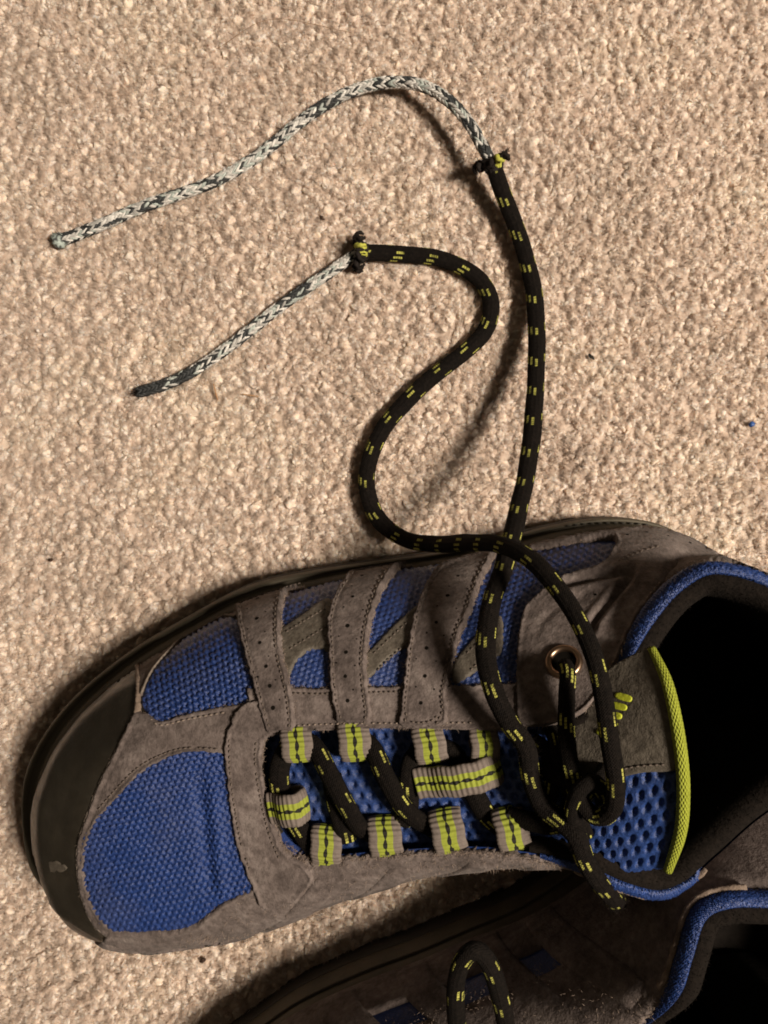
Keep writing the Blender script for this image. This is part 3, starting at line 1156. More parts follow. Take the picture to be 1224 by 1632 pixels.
# ---------------------------------------------------------------- collar: padded lining and blue rim
def rows_at(u0, u1, n):
    out = []
    for u in np.linspace(u0, u1, n):
        x = (u * PU) % NU
        i0 = int(x) % NU
        f = x - int(x)
        i1 = (i0 + 1) % NU
        out.append((B_r[i0] * (1 - f) + B_r[i1] * f, B_out[i0] * (1 - f) + B_out[i1] * f))
    return out


cen = np.array(P(1200, 1130, 8.0))
R = rows_at(10.6, 25.2, 150)
V, nw = [], 0
prof_l = [(0.12, -0.45), (0.02, -0.12), (-0.10, 0.06), (-0.28, 0.15), (-0.48, 0.12), (-0.64, -0.06), (-0.76, -0.35), (-0.82, -0.9), (-0.80, -1.8), (-0.72, -3.2), (-0.6, -4.6), (-0.5, -6.2)]
for i, (p, o) in enumerate(R):
    e = min(1.0, i / 14.0, (len(R) - 1 - i) / 14.0)
    for a, dz in prof_l:
        zz = p[2] + dz * (0.5 + 0.5 * e)
        if dz < -2:
            zz = max(2.3, p[2] + dz)
        V.append(p + o * a * (0.35 + 0.65 * e) + zup * (zz - p[2]))
nw = len(prof_l)
F = grid_faces(len(R), nw, False)
lin = mesh('collar_lining', V, F, LINING, shoe)
# soft nap on the padded rim
pts3, dirs = [], []
Va = np.array(V).reshape(len(R), nw, 3)
for _ in range(2600):
    i, j = RNG.integers(4, len(R) - 4), RNG.integers(2, 8)
    p = Va[i, j] + (Va[i, min(j + 1, nw - 1)] - Va[i, j]) * RNG.random()
    d = np.array([0, 0, 1.0]) + RNG.normal(0, 0.7, 3)
    pts3.append(p)
    dirs.append(d / np.linalg.norm(d))
hairs('nap', pts3, dirs, 0.04, 0.10, 0.006, BLACK_FIBRE, lin)
# blue knit rim rolled over the edge
prof_r = catmull(np.array([(0.12, -0.7), (0.19, -0.34), (0.19, -0.12), (0.13, 0.03), (0.04, 0.10), (-0.06, 0.11), (-0.14, 0.03)]), 4)
def collar_rim(worn):
    """worn: the knit is pressed down behind the lining along the rear inner side"""
    R = rows_at(11.4, 25.0, 620)
    V, U = [], []
    for i, (p, o) in enumerate(R):
        e = min(1.0, i / 60.0, (len(R) - 1 - i) / 60.0)
        uu = 11.4 + 13.6 * i / (len(R) - 1)
        if worn and uu > 17.5:
            e = min(e, max(0.0, (uu - 20.2) / 1.5))
        sink = max(0.0, 0.35 - e) if worn and 17.5 < uu < 22.5 else 0.0
        for j, (a, dz) in enumerate(prof_r):
            b = 0.026 * math.sin(i * 1.25 + (j % 2) * 3.14) + RNG.normal(0, 0.011)
            V.append(p + o * (a * (0.4 + 0.6 * e) + b - 0.7 * sink) + zup * (dz * (0.5 + 0.5 * e) + b + 0.03 - 0.6 * sink))
            U.append((i * 0.06, j * 0.08))
    F = grid_faces(len(R), len(prof_r), False)
    n0 = vnormals(np.array(V), F)
    if n0[200 * len(prof_r) + 10][2] < 0:
        F = [f[::-1] for f in F]
    return mesh('collar_rim', V, F, BLUE2, shoe, uv=U)


collar_rim(True)
# insole floor
Rf = A_r * np.array([1, 1, 0]) - A_out * 0.25 + np.array([0, 0, 2.35])
V = [Rf.mean(0)] + list(Rf)
F = [(0, 1 + (i + 1) % NU, 1 + i) for i in range(NU)]
mesh('insole', V, F, INSOLE, shoe)

# ---------------------------------------------------------------- tongue
TR = [((395, 1135, 5.6), (430, 1405, 5.5)), ((500, 1135, 6.2), (530, 1392, 6.2)), ((620, 1135, 6.8), (640, 1380, 6.75)), ((740, 1140, 7.4), (750, 1372, 7.3)),
      ((840, 1145, 7.95), (850, 1376, 7.9)), ((915, 1115, 8.55), (920, 1388, 8.55)), ((975, 1065, 9.05), (985, 1392, 9.05))]
CROWN = [.25, .25, .25, .28, .42, .65, .85]
TOPROW = [(1036, 1032, 9.4), (1060, 1085, 10.1), (1075, 1150, 10.45), (1084, 1215, 10.6), (1086, 1270, 10.5), (1081, 1325, 10.15), (1062, 1384, 9.5)]
rows = []
for (a, b), cr in zip(TR, CROWN):
    pa, pb = np.array(P(*a)), np.array(P(*b))
    rows.append([pa + (pb - pa) * t + zup * cr * math.sin(math.pi * t) for t in np.linspace(0, 1, 7)])
rows.append([np.array(P(*t)) for t in TOPROW])
rows = np.array(rows)
# fair the last bend: a row between
tg = np.array([catmull(r, 24) for r in rows])                    # rows x cols
tg = np.stack([catmull(tg[:, c], 46) for c in range(tg.shape[1])], 1)
tn = tg.shape
TF = grid_faces(tn[0], tn[1], False)
TV = tg.reshape(-1, 3)
Tn = vnormals(TV, TF)
if Tn[len(TV) // 2][2] < 0:
    TF = [f[::-1] for f in TF]
    Tn = -Tn
# spacer mesh holes pressed into the tongue (hexagonal rows)
s_al = np.cumsum(np.r_[0, np.linalg.norm(np.diff(tg[:, tn[1] // 2], axis=0), axis=1)])
s_ac = np.cumsum(np.r_[0, np.linalg.norm(np.diff(tg[tn[0] // 2], axis=0), axis=1)])
SA, SB = np.meshgrid(s_al, s_ac, indexing='ij')
pit = 0.36
rb = SB / (pit * 0.866)
ra = SA / pit + 0.5 * (np.round(rb) % 2)
dd = np.hypot((ra - np.round(ra)) * pit, (rb - np.round(rb)) * pit * 0.866)
dep = -0.14 * np.clip(1 - dd / 0.12, 0, 1) ** 0.6 + RNG.normal(0, 0.006, dd.shape)
TV2 = TV + Tn * dep.reshape(-1, 1)
TSURF = Surf(TV, TF)
tongue = mesh('tongue', TV2, TF, BLUE3, shoe, uv=np.stack([SA.ravel(), SB.ravel()], 1))
back = mesh('tongue_backing', TV - Tn * 0.45, [f[::-1] for f in TF], LINING, tongue)
tp = [(915, 1085), (975, 1060), (1035, 1030), (1060, 1085), (1075, 1150), (1083, 1226), (1062, 1229), (1030, 1230), (1000, 1236), (960, 1248), (925, 1250), (905, 1180)]
tpn = panel('tongue_patch', tp, 0.12, LEATHER, tongue, corners=(2, 5, 10), step=4.5, surf=TSURF, edge=2.5)
# the patch is a part of the tongue
stitches([(1060, 1216), (1030, 1218), (1000, 1223), (965, 1236)], 0.13, THREAD, tpn, surf=TSURF, length=6, gap=4)
for k, (x, y) in enumerate(((997, 1112), (989, 1126), (981, 1140), (974, 1154), (968, 1168))):
    a = math.radians(16 - 2 * k)
    pts = []
    for t in np.linspace(0, 2 * math.pi, 14, endpoint=False):
        ex, ey = 14 * math.copysign(abs(math.cos(t)) ** 0.6, math.cos(t)), 5.6 * math.copysign(abs(math.sin(t)) ** 0.7, math.sin(t))
        pts.append((x + ex * math.cos(a) - ey * math.sin(a), y + ex * math.sin(a) + ey * math.cos(a)))
    panel('logo_bar', pts, 0.03, LIME, tongue, step=3, surf=TSURF, base=0.12, edge=1.2)


# ---------------------------------------------------------------- tubes
def tube_rings(path, rad, n, flat=1.0, up=None):
    """path (k,3) cm; rad array; returns rings (k,n,3), normals frame"""
    p = np.asarray(path, float)
    k = len(p)
    t = np.gradient(p, axis=0)
    t /= np.linalg.norm(t, axis=1)[:, None]
    ref = np.array([0, 0, 1.0]) if abs(t[0][2]) < 0.9 else np.array([1.0, 0, 0])
    nn = ref - t[0] * (ref @ t[0])
    nn /= np.linalg.norm(nn)
    Ns, Bs = [], []
    for i in range(k):
        ref = np.array([0, 0, 1.0])
        q = nn - t[i] * (nn @ t[i])
        nn = q / np.linalg.norm(q)
        Ns.append(nn.copy())
        Bs.append(np.cross(t[i], nn))
    return p, t, np.array(Ns), np.array(Bs)


def tube(name, path, rad, mat, parent, n=24, flat=1.0, relief=None, step=0.05, cap=True, kind=None):
    p = spline(path, step)
    k = len(p)
    p, t, N, B = tube_rings(p, rad, n)
    s = np.r_[0, np.cumsum(np.linalg.norm(np.diff(p, axis=0), axis=1))]
    rr = np.full(k, rad) if np.isscalar(rad) else np.interp(np.linspace(0, 1, k), np.linspace(0, 1, len(rad)), rad)
    V = np.zeros((k, n + 1, 3))
    U = np.zeros((k, n + 1, 2))
    for q in range(n + 1):
        a = 2 * math.pi * q / n
        r = rr.copy()
        if relief is not None:
            r = r * (1 + relief(a, s))
        V[:, q] = p + N * (math.cos(a) * r * flat)[:, None] + B * (math.sin(a) * r)[:, None]
        U[:, q, 0] = q / n
        U[:, q, 1] = s
    F = grid_faces(k, n + 1, False)
    F = [f[::-1] for f in F]
    V = V.reshape(-1, 3)
    V = list(V)
    U = list(U.reshape(-1, 2))
    if cap:
        for e, i in ((0, 0), (1, k - 1)):
            c = len(V)
            V.append(p[i])
            U.append((0.5, s[i]))
            for q in range(n):
                a, b = i * (n + 1) + q, i * (n + 1) + q + 1
                F.append((c, b, a) if e else (c, a, b))
    # make the surface face outward
    f = F[n // 2]
    nrm = np.cross(np.array(V[f[1]]) - V[f[0]], np.array(V[f[2]]) - V[f[0]])
    if nrm @ (np.array(V[f[0]]) - p[0]) < 0:
        F = [g[::-1] for g in F]
    o = mesh(name, V, F, mat, parent, uv=U, kind=kind)
    return o, p, t, N, B, s


# piping along the tongue's edge
pt = [np.array(P(*q)) + np.array([0, 0, 0.12]) for q in TOPROW]
tube('piping', pt, [0.11, 0.15, 0.165, 0.165, 0.165, 0.155, 0.12], PIPING, tongue, n=16, step=0.08)

# pale cut edges of the mesh panels
def edge_line(pts, h, r, name='edge_binding'):
    q = []
    for x, y in spline(pts, 6.0):
        l, n = USURF.hit(x, y)
        q.append(np.array(l) + np.array(n) * h)
    return tube(name, q, r, EDGE, shoe, n=8, step=0.08, relief=lambda a, s_: 0.12 * np.sin(s_ * 23 + a * 2) + 0.1 * np.sin(s_ * 9))


edge_line([(229, 1108), (246, 1072), (276, 1037), (312, 1002), (352, 986), (378, 988)], 0.14, 0.045)
edge_line([(219, 1138), (192, 1190), (166, 1240), (145, 1291), (129, 1341), (127, 1380), (134, 1425), (151, 1466), (178, 1492)], 0.11, 0.045)
# pale raw edge under the medial collar
R = rows_at(20.4, 24.3, 60)
tube('edge_binding', [p + o * 0.24 - zup * 0.30 for p, o in R][::3], 0.085, SUEDE_EDGE, shoe, n=8, step=0.08, relief=lambda a, s_: 0.15 * np.sin(s_ * 17 + a * 2) + 0.1 * np.sin(s_ * 7))
# metal eyelet in the quarter
ep, en = USURF.hit(901, 1061)
ep, en = np.array(ep) + np.array(en) * 0.24, np.array(en)
ax = np.cross(en, [0, 1, 0]); ax /= np.linalg.norm(ax)
ay = np.cross(en, ax)
V = []
profe = [(0.56, -0.06), (0.55, 0.05), (0.50, 0.10), (0.44, 0.11), (0.38, 0.07), (0.35, 0.0), (0.34, -0.25)]
NE = 40
for q in range(NE):
    a = 2 * math.pi * q / NE
    for r, hh in profe:
        V.append(ep + (ax * math.cos(a) + ay * math.sin(a)) * r * 0.95 + en * hh)
F = grid_faces(NE, len(profe), True)
n0 = vnormals(np.array(V), F)
if n0[2] @ en < 0:
    F = [f[::-1] for f in F]
ey = mesh('metal_eyelet', V, F, METAL, shoe)
V = [ep - en * 0.02] + [ep + (ax * math.cos(a) + ay * math.sin(a)) * 0.36 - en * 0.02 for a in np.linspace(0, 2 * math.pi, 24, endpoint=False)]
mesh('eyelet_hole', V, [(0, 1 + (i + 1) % 24, 1 + i) for i in range(24)], HOLE, ey)  # dark disc closing the ring, shade of the hole in its colour


# ---------------------------------------------------------------- webbing loops
def web_loop(p0, p1, width, z0, z1, arch, skew=0.0, wz=(0.0, 0.0), name='lace_loop'):
    """band from p0 (px on the suede edge) over an arch to p1 (px), tucking under at the tip; width in px"""
    c0, c1 = np.array(P(p0[0], p0[1], z0)), np.array(P(p1[0], p1[1], z1))
    d = c1 - c0
    L = np.linalg.norm(d[:2])
    dh = np.array([d[0], d[1], 0]) / L
    sd = np.array([-dh[1], dh[0], 0])
    W = 0.88 * width * (CAM_H - z0) / FPX
    # profile: along (fraction), height
    pr = [(-0.28, -0.25), (-0.08, 0.02), (0.15, 0.65), (0.42, 1.0), (0.70, 0.92), (0.90, 0.45), (1.0, -0.15), (0.95, -0.75), (0.75, -1.15), (0.4, -1.2)]
    pc = spline([(a * L, b * arch) for a, b in pr], 0.028)
    k = len(pc)
    s = np.r_[0, np.cumsum(np.linalg.norm(np.diff(pc, axis=0), axis=1))]
    na = 12
    V, U = [], []
    tt = np.gradient(pc, axis=0)
    tt /= np.linalg.norm(tt, axis=1)[:, None]
    layers = []
    for th_ in (0.0, -0.10):
        for i in range(k):
            rib = 0.015 * math.sin(2 * math.pi * s[i] / 0.155) if th_ == 0 else 0
            nz, nx = tt[i][0], -tt[i][1]
            for j in range(na + 1):
                f = j / na
                e = 0.05 * (abs(2 * f - 1) ** 4)
                rb2 = rib * (1.0 if abs(f - 0.5) > 0.24 else 1.3)
                hgt = th_ + rb2 - e
                base = c0 + dh * (pc[i][0] + nx * hgt) + np.array([0, 0, 1]) * (pc[i][1] + nz * hgt + (c1[2] - c0[2]) * np.clip(pc[i][0] / L, 0, 1))
                wob = 0.015 * math.sin(s[i] * 9 + skew * 5)
                V.append(base + sd * ((f - 0.5) * W + wob + skew * pc[i][0]) + np.array([0, 0, 1]) * (wz[0] * (f - 0.5)))
                U.append((f, s[i]))
    F1 = grid_faces(k, na + 1, False)
    off = k * (na + 1)
    V = np.array(V)
    n0 = vnormals(V[:off], F1)
    mid = int(k * 0.4) * (na + 1) + na // 2
    if n0[mid][2] < 0:
        F1 = [f[::-1] for f in F1]
    F = list(F1) + [tuple(i + off for i in f[::-1]) for f in F1]
    for i in range(k - 1):
        for j, fl in ((0, 0), (na, 1)):
            a, b = i * (na + 1) + j, (i + 1) * (na + 1) + j
            q = (a, b, b + off, a + off)
            F.append(q if fl else q[::-1])
    return mesh(name, V, F, WEB, shoe, uv=U)


web_loop((472, 1160), (476, 1216), 57, 6.75, 6.75, 0.38, 0.05)
web_loop((563, 1154), (568, 1214), 58, 7.1, 7.05, 0.40, 0.04)
web_loop((680, 1160), (688, 1218), 58, 7.55, 7.5, 0.40, 0.04)
web_loop((770, 1160), (774, 1216), 52, 8.0, 7.8, 0.36)
web_loop((520, 1376), (527, 1318), 56, 6.65, 6.7, 0.36, 0.10)
web_loop((617, 1362), (614, 1302), 60, 7.15, 7.15, 0.38, 0.05)
web_loop((720, 1356), (708, 1290), 60, 7.7, 7.6, 0.38, 0.02)
web_loop((822, 1354), (808, 1288), 60, 8.2, 8.1, 0.38, 0.02)
web_loop((440, 1290), (491, 1282), 58, 6.65, 6.75, 0.42, 0.0)
web_loop((692, 1246), (800, 1222), 56, 7.75, 8.0, 0.48, 0.0)

# ---------------------------------------------------------------- the lace
lace = empty('shoelace', P(700, 500, 0), 'long black shoelace with lime flecks, both ends stripped to a grey braided core', 'shoelace')


def lace_relief(a, s):
    return 0.03 * np.cos(12 * a + 0.0 * s) + 0.025 * np.sin(s * 1.3) + 0.02 * np.sin(s * 3.1 + a) + 0.012 * np.sin(s * 41 + 3 * a)


LR = 0.325


def lace_tube(name, pts, rad=LR, flat=0.92, parent=lace, lint=0):
    path = [P(*q) for q in pts]
    o, p, t, N, B, s = tube(name, path, rad, LACE, parent, n=36, flat=flat, relief=lace_relief, step=0.045)
    m = int(s[-1] * (26 + lint))
    pts3, dirs = [], []
    rm = rad if np.isscalar(rad) else float(np.mean(rad))
    for _ in range(m):
        i = RNG.integers(0, len(p))
        a = RNG.uniform(0, 6.283)
        d = N[i] * math.cos(a) + B[i] * math.sin(a)
        pts3.append(p[i] + d * rm * 0.92)
        e = d + RNG.normal(0, 0.5, 3) + t[i] * RNG.normal(0, 0.6)
        dirs.append(e / np.linalg.norm(e))
    hairs('lint', pts3, dirs, 0.03, 0.11 + 0.0012 * lint, 0.0045, BLACK_FIBRE, o)
    return o


TAIL1 = [(786, 262, 1.3), (800, 305, 1.0), (820, 355, .75), (838, 410, .65), (850, 460, .7), (855, 520, .98), (855, 580, 1.5), (852, 640, 2.2), (847, 700, 2.95), (838, 760, 3.7),
         (828, 805, 4.5), (820, 840, 5.2), (811, 875, 5.9), (799, 915, 6.7), (785, 955, 7.5), (776, 1000, 8.1), (775, 1050, 8.5), (788, 1105, 8.9), (812, 1152, 9.1),
         (838, 1190, 9.25), (846, 1238, 9.15), (864, 1282, 9.2), (893, 1308, 9.5), (918, 1332, 9.75), (932, 1368, 9.7), (950, 1400, 9.4), (970, 1424, 8.8), (981, 1436, 7.9), (983, 1430, 6.6), (972, 1405, 5.2), (955, 1380, 4.2)]
TAIL2 = [(576, 402, .50), (600, 403, .42), (640, 405, .36), (690, 410, .36), (735, 425, .36), (768, 450, .36), (783, 485, .36), (774, 525, .36), (742, 560, .38), (695, 596, .40), (650, 637, .45), (612, 682, .5),
         (590, 730, .55), (585, 780, .55), (602, 825, .7), (640, 857, 1.3), (690, 867, 2.7), (745, 865, 4.8), (797, 868, 6.8), (846, 892, 8.1), (889, 938, 9.0), (922, 990, 9.7), (948, 1050, 10.3),
         (963, 1120, 10.6), (973, 1190, 10.85), (981, 1245, 10.85), (977, 1288, 10.6), (952, 1302, 10.2), (926, 1277, 10.0), (910, 1225, 9.8), (903, 1165, 9.5), (903, 1110, 9.25), (905, 1075, 9.0), (900, 1060, 8.6)]
lace_tube('sheath', TAIL1, [.30, .32, .32, .31, .30, .28, .27, .26, .25, .25], lint=80)
lace_tube('sheath', TAIL2, [.30, .31, .31, .31, .31, .29, .26, .235, .235, .235], lint=8)
# stretches of the lace between the loops
for seg, r in (
    ([(462, 1185, 6.45), (446, 1222, 6.55), (447, 1258, 6.5), (458, 1288, 6.45), (476, 1318, 6.55), (496, 1346, 6.55), (522, 1352, 6.4)], 0.30),
    ([(472, 1178, 6.45), (500, 1190, 6.85), (526, 1236, 7.25), (551, 1282, 7.3), (575, 1320, 7.15), (612, 1338, 6.85)], 0.31),
    ([(552, 1340, 6.7), (546, 1312, 6.75), (534, 1268, 6.7), (528, 1235, 6.65)], 0.30),
    ([(560, 1178, 6.8), (590, 1190, 7.2), (615, 1240, 7.55), (642, 1285, 7.6), (670, 1310, 7.5), (708, 1328, 7.25)], 0.31),
    ([(683, 1190, 7.3), (658, 1210, 7.35), (651, 1245, 7.35), (652, 1285, 7.2), (640, 1312, 7.1)], 0.28),
    ([(690, 1190, 7.3), (720, 1200, 7.45), (742, 1235, 7.6), (760, 1272, 7.75), (780, 1303, 7.8), (808, 1325, 7.85)], 0.30),
    ([(812, 1300, 8.1), (850, 1310, 8.6), (885, 1312, 8.9), (925, 1270, 9.2), (945, 1245, 9.4), (958, 1225, 9.3)], 0.27),
):
    lace_tube('crossing', seg, r, 0.66)
for seg in ([(862, 1228, 8.8), (895, 1240, 9.5), (930, 1252, 9.95), (956, 1240, 9.9), (966, 1222, 9.5)],
            [(925, 1335, 9.4), (913, 1296, 9.8), (922, 1262, 10.2), (944, 1246, 10.3), (960, 1262, 10.1), (962, 1285, 9.7)],
            [(868, 1150, 7.9), (882, 1172, 8.8), (892, 1210, 9.3), (905, 1258, 9.45), (924, 1302, 9.4), (935, 1330, 9.3)],
            [(850, 1180, 8.6), (872, 1200, 9.0), (880, 1240, 9.1), (872, 1285, 8.9)]):
    lace_tube('crossing', seg, 0.22, 0.85)


# ---- grey braided core
def braid(name, pts, rad, dark_ends, parent):
    path = spline([P(*q) for q in pts], 0.02)
    p, t, N, B = tube_rings(path, rad, 8)
    s = np.r_[0, np.cumsum(np.linalg.norm(np.diff(p, axis=0), axis=1))]
    V, F, C = [], [], []
    # dark inner rod
    n = 8
    for i in range(0, len(p), 4):
        for q in range(n):
            a = 2 * math.pi * q / n
            V.append(p[i] + (N[i] * math.cos(a) + B[i] * math.sin(a)) * rad * 0.78)
            C.append((0.08, 0.085, 0.08))
    m = len(V) // n
    for i in range(m - 1):
        for q in range(n):
            q2 = (q + 1) % n
            F.append((i * n + q, i * n + q2, i * n + n + q2, i * n + n + q))
    pitch, cols = 0.165, 10
    tot = s[-1]
    base_r = RNG.random()
    k = 0
    for c in range(cols):
        sg = 1 if c % 2 else -1
        pos = (0.5 * pitch if (c // 2) % 2 else 0.0) + RNG.uniform(0, 0.03)
        while pos < tot - 0.05:
            i = int(np.clip(np.searchsorted(s, pos), 1, len(p) - 2))
            a = 2 * math.pi * (c + 0.5) / cols + RNG.normal(0, 0.05)
            rd = N[i] * math.cos(a) + B[i] * math.sin(a)
            tg_ = -N[i] * math.sin(a) + B[i] * math.cos(a)
            d = t[i] * math.cos(0.42) + tg_ * sg * math.sin(0.42)
            w = np.cross(rd, d)
            cc = p[i] + rd * rad * RNG.uniform(0.84, 0.98)
            L, W_, H_ = 0.17 * RNG.uniform(0.8, 1.3), 0.055 * RNG.uniform(0.75, 1.25), 0.05
            # colour: yarns of white, pale mint and black; black gathers in patches
            ph = 0.5 + 0.5 * math.sin(pos * 1.7 + base_r * 9) * math.sin(pos * 0.73 + 2 + base_r * 5)
            pd = 0.20 + 0.55 * ph ** 2 + dark_ends * math.exp(-pos / 1.6)
            r_ = RNG.random()
            if r_ < pd:
                col = np.array([0.022, 0.024, 0.026]) * RNG.uniform(0.6, 1.8)
            elif r_ < pd + 0.14:
                col = np.array([0.40, 0.44, 0.42]) * RNG.uniform(0.7, 1.1)
            else:
                col = np.array([0.62, 0.60, 0.58]) * RNG.uniform(0.5, 1.15)
            b0 = len(V)
            for tt, k_ in ((-1, 0.25), (-0.55, 0.9), (0.0, 1.0), (0.55, 0.9), (1, 0.25)):
                for q in range(6):
                    an = q * math.pi / 3
                    V.append(cc + d * L * tt + (w * math.cos(an) * W_ + rd * math.sin(an) * H_) * k_ - rd * 0.025 * abs(tt) ** 2)
                    C.append(col)
            for r2 in range(4):
                for q in range(6):
                    q2 = (q + 1) % 6
                    F.append((b0 + r2 * 6 + q, b0 + r2 * 6 + q2, b0 + r2 * 6 + 6 + q2, b0 + r2 * 6 + 6 + q))
            pos += pitch
    o = mesh(name, V, F, CORE, parent, col=np.array(C))
    # loose filaments
    pts3, dirs = [], []
    for _ in range(int(tot * 16)):
        i = RNG.integers(0, len(p))
        a = RNG.uniform(0, 6.283)
        d = N[i] * math.cos(a) + B[i] * math.sin(a)
        pts3.append(p[i] + d * rad)
        e = d * 0.6 + RNG.normal(0, 0.5, 3)
        dirs.append(e / np.linalg.norm(e))
    hairs('filaments', pts3, dirs, 0.04, 0.16, 0.004, BLACK_FIBRE, o)
    return o, p, t


CORE1 = [(96, 383, .22), (120, 375, .2), (150, 363, .2), (185, 348, .2), (240, 325, .2), (300, 305, .2), (350, 285, .22), (400, 256, .22), (440, 226, .24), (480, 193, .3), (530, 160, .34), (580, 139, .45), (630, 131, .75), (680, 139, 1.05), (720, 165, 1.3), (750, 200, 1.4), (770, 235, 1.38), (788, 268, 1.28)]
CORE2 = [(222, 625, .2), (265, 612, .2), (310, 590, .2), (360, 556, .2), (400, 525, .2), (450, 486, .22), (500, 451, .28), (540, 424, .38), (572, 404, .48), (590, 402, .5)]
c1, p1_, t1_ = braid('braided_core', CORE1, 0.205, 0.35, lace)
c2, p2_, t2_ = braid('braided_core', CORE2, 0.205, 0.7, lace)
# blunt fused tip of the first end, dark frayed tip of the second
V, F, C = [], [], []
bm = bmesh.new()
bmesh.ops.create_icosphere(bm, subdivisions=3, radius=0.30)
from mathutils import noise as mn
tipc = np.array(P(95, 384, 0.22))
Cc = []
for v in bm.verts:
    k = 1 + 0.35 * mn.noise(v.co * 9) + 0.12 * mn.noise(v.co * 25)
    v.co = v.co * k
    Cc.append((0.03, 0.032, 0.034) if mn.noise(v.co * 7 + Vector((3, 1, 2))) > 0.05 else (0.38, 0.44, 0.42))
mesh('fused_tip', np.array([tuple(v.co) for v in bm.verts]) + tipc, [[v.index for v in f.verts] for f in bm.faces], CORE, c1, col=np.array(Cc))
bm.free()
pts3, dirs = [], []
for base_p, dr, n_ in ((P(224, 625, 0.2), np.array([-1, -0.15, 0.15]), 130), (P(95, 384, .22), np.array([-0.6, 0.3, 0.3]), 60)):
    for _ in range(n_):
        pts3.append(np.array(base_p) + RNG.normal(0, 0.08, 3))
        e = dr + RNG.normal(0, 0.5, 3)
        dirs.append(e / np.linalg.norm(e))
hairs('frayed_tip', pts3, dirs, 0.15, 0.5, 0.008, BLACK_FIBRE, c2)


# ---- frayed cuffs where the sheath ends
def cuff(pts, parent, seed):
    """pts: first points of the sheath in pixels; the cuff flares back over its end"""
    r = np.random.default_rng(seed)
    a, b = np.array(P(*pts[0])), np.array(P(*pts[1]))
    t = (a - b) / np.linalg.norm(a - b)
    up = np.array([0, 0, 1.0])
    s1 = np.cross(t, up); s1 /= np.linalg.norm(s1)
    s2 = np.cross(s1, t)
    V, F, C = [], [], []
    NA, NR = 48, 9
    for layer in (0, 1):
        for i in range(NR):
            f = i / (NR - 1)
            for q in range(NA):
                an = 2 * math.pi * q / NA
                pet = 0.5 + 0.5 * math.sin(3 * an + seed) + 0.25 * math.sin(7 * an + seed * 2)
                ln = 0.14 + 0.34 * max(0, pet)
                rr = LR * (0.98 + 0.9 * f ** 1.5 * (0.35 + 0.75 * max(0, pet))) * (1 + 0.04 * math.sin(16 * an)) - layer * 0.05
                V.append(a - t * 0.25 + t * (ln + 0.2) * (f - 0.25 * f * f * max(0, pet)) + (s1 * math.cos(an) + s2 * math.sin(an)) * rr + r.normal(0, 0.012, 3))
                C.append((0.014, 0.012, 0.010))
    for i in range(NR - 1):
        for q in range(NA):
            q2 = (q + 1) % NA
            F.append((i * NA + q, i * NA + q2, (i + 1) * NA + q2, (i + 1) * NA + q))
            o2 = NR * NA
            F.append((o2 + i * NA + q, o2 + (i + 1) * NA + q, o2 + (i + 1) * NA + q2, o2 + i * NA + q2))
    for q in range(NA):
        q2 = (q + 1) % NA
        e = (NR - 1) * NA
        F.append((e + q, e + q2, NR * NA + e + q2, NR * NA + e + q))
    o = mesh('frayed_cuff', V, F, CUFF, parent)
    pts3, dirs, py, dy = [], [], [], []
    for _ in range(300):
        q = r.integers(0, NA)
        i = r.integers(NR - 3, NR)
        p = np.array(V[i * NA + q])
        e = (p - (a - t * 0.1)) + r.normal(0, 0.22, 3)
        pts3.append(p); dirs.append(e / np.linalg.norm(e))
    hairs('black_threads', pts3, dirs, 0.06, 0.22, 0.011, BLACK_FIBRE, o)
    # lime threads: short fat yarns lying on the flare
    Vy, Fy = [], []
    for g in range(1):
        an0 = math.pi / 2 + (-0.8, 0.15, 0.9)[g] + seed * 0.3
        for y in range(4):
            an = an0 + y * 0.11
            b0 = len(Vy)
            for i in range(6):
                f = 0.15 + 0.8 * i / 5
                ii = min(NR - 1, int(f * (NR - 1)))
                q = int((an % (2 * math.pi)) / (2 * math.pi) * NA) % NA
                c = np.array(V[ii * NA + q])
                rd = s1 * math.cos(an) + s2 * math.sin(an)
                sd = -s1 * math.sin(an) + s2 * math.cos(an)
                for z in range(5):
                    w = z * 2 * math.pi / 5
                    Vy.append(c + rd * 0.012 + (rd * math.cos(w) + sd * math.sin(w)) * 0.032 + sd * (y - 1.5) * 0.02)
            for i in range(5):
                for z in range(5):
                    z2 = (z + 1) % 5
                    Fy.append((b0 + i * 5 + z, b0 + i * 5 + z2, b0 + i * 5 + 5 + z2, b0 + i * 5 + 5 + z))
    mesh('lime_threads', Vy, Fy, YARN, o, kind='stuff')
    for g in range(9):                        # loose yarn curls at the cut end
        an = 2 * math.pi * g / 9 + r.uniform(-0.25, 0.25)
        rd = s1 * math.cos(an) + s2 * math.sin(an)
        sd = -s1 * math.sin(an) + s2 * math.cos(an)
        l_ = r.uniform(0.7, 1.25)
        pth = [a - t * 0.15 + rd * LR * 0.85, a + t * 0.10 * l_ + rd * LR * 1.15, a + t * 0.20 * l_ + rd * LR * (1.15 + 0.45 * l_) + sd * r.normal(0, 0.06),
               a + t * 0.08 * l_ + rd * LR * (1.3 + 0.75 * l_) + sd * r.normal(0, 0.1), a - t * 0.07 * l_ + rd * LR * (1.2 + 0.7 * l_) + sd * r.normal(0, 0.1)]
        tube('yarn_curl', pth, [0.085, 0.105, 0.10, 0.085, 0.05], YARN if g == 2 else CUFF, o, n=8, step=0.04, relief=lambda a_, s_: 0.22 * np.sin(s_ * 38 + a_ * 2))
    return o


CUFF = plain('cuff_black', (0.014, 0.011, 0.010), 0.9, 0.15, 800, 0.5, 0.6, 0.0008)
YARN = plain('lime_yarn', (0.34, 0.34, 0.06), 0.75, 0.25, 900, 0.3, 0.3)
cuff(TAIL1, lace, 1)
cuff(TAIL2, lace, 4)

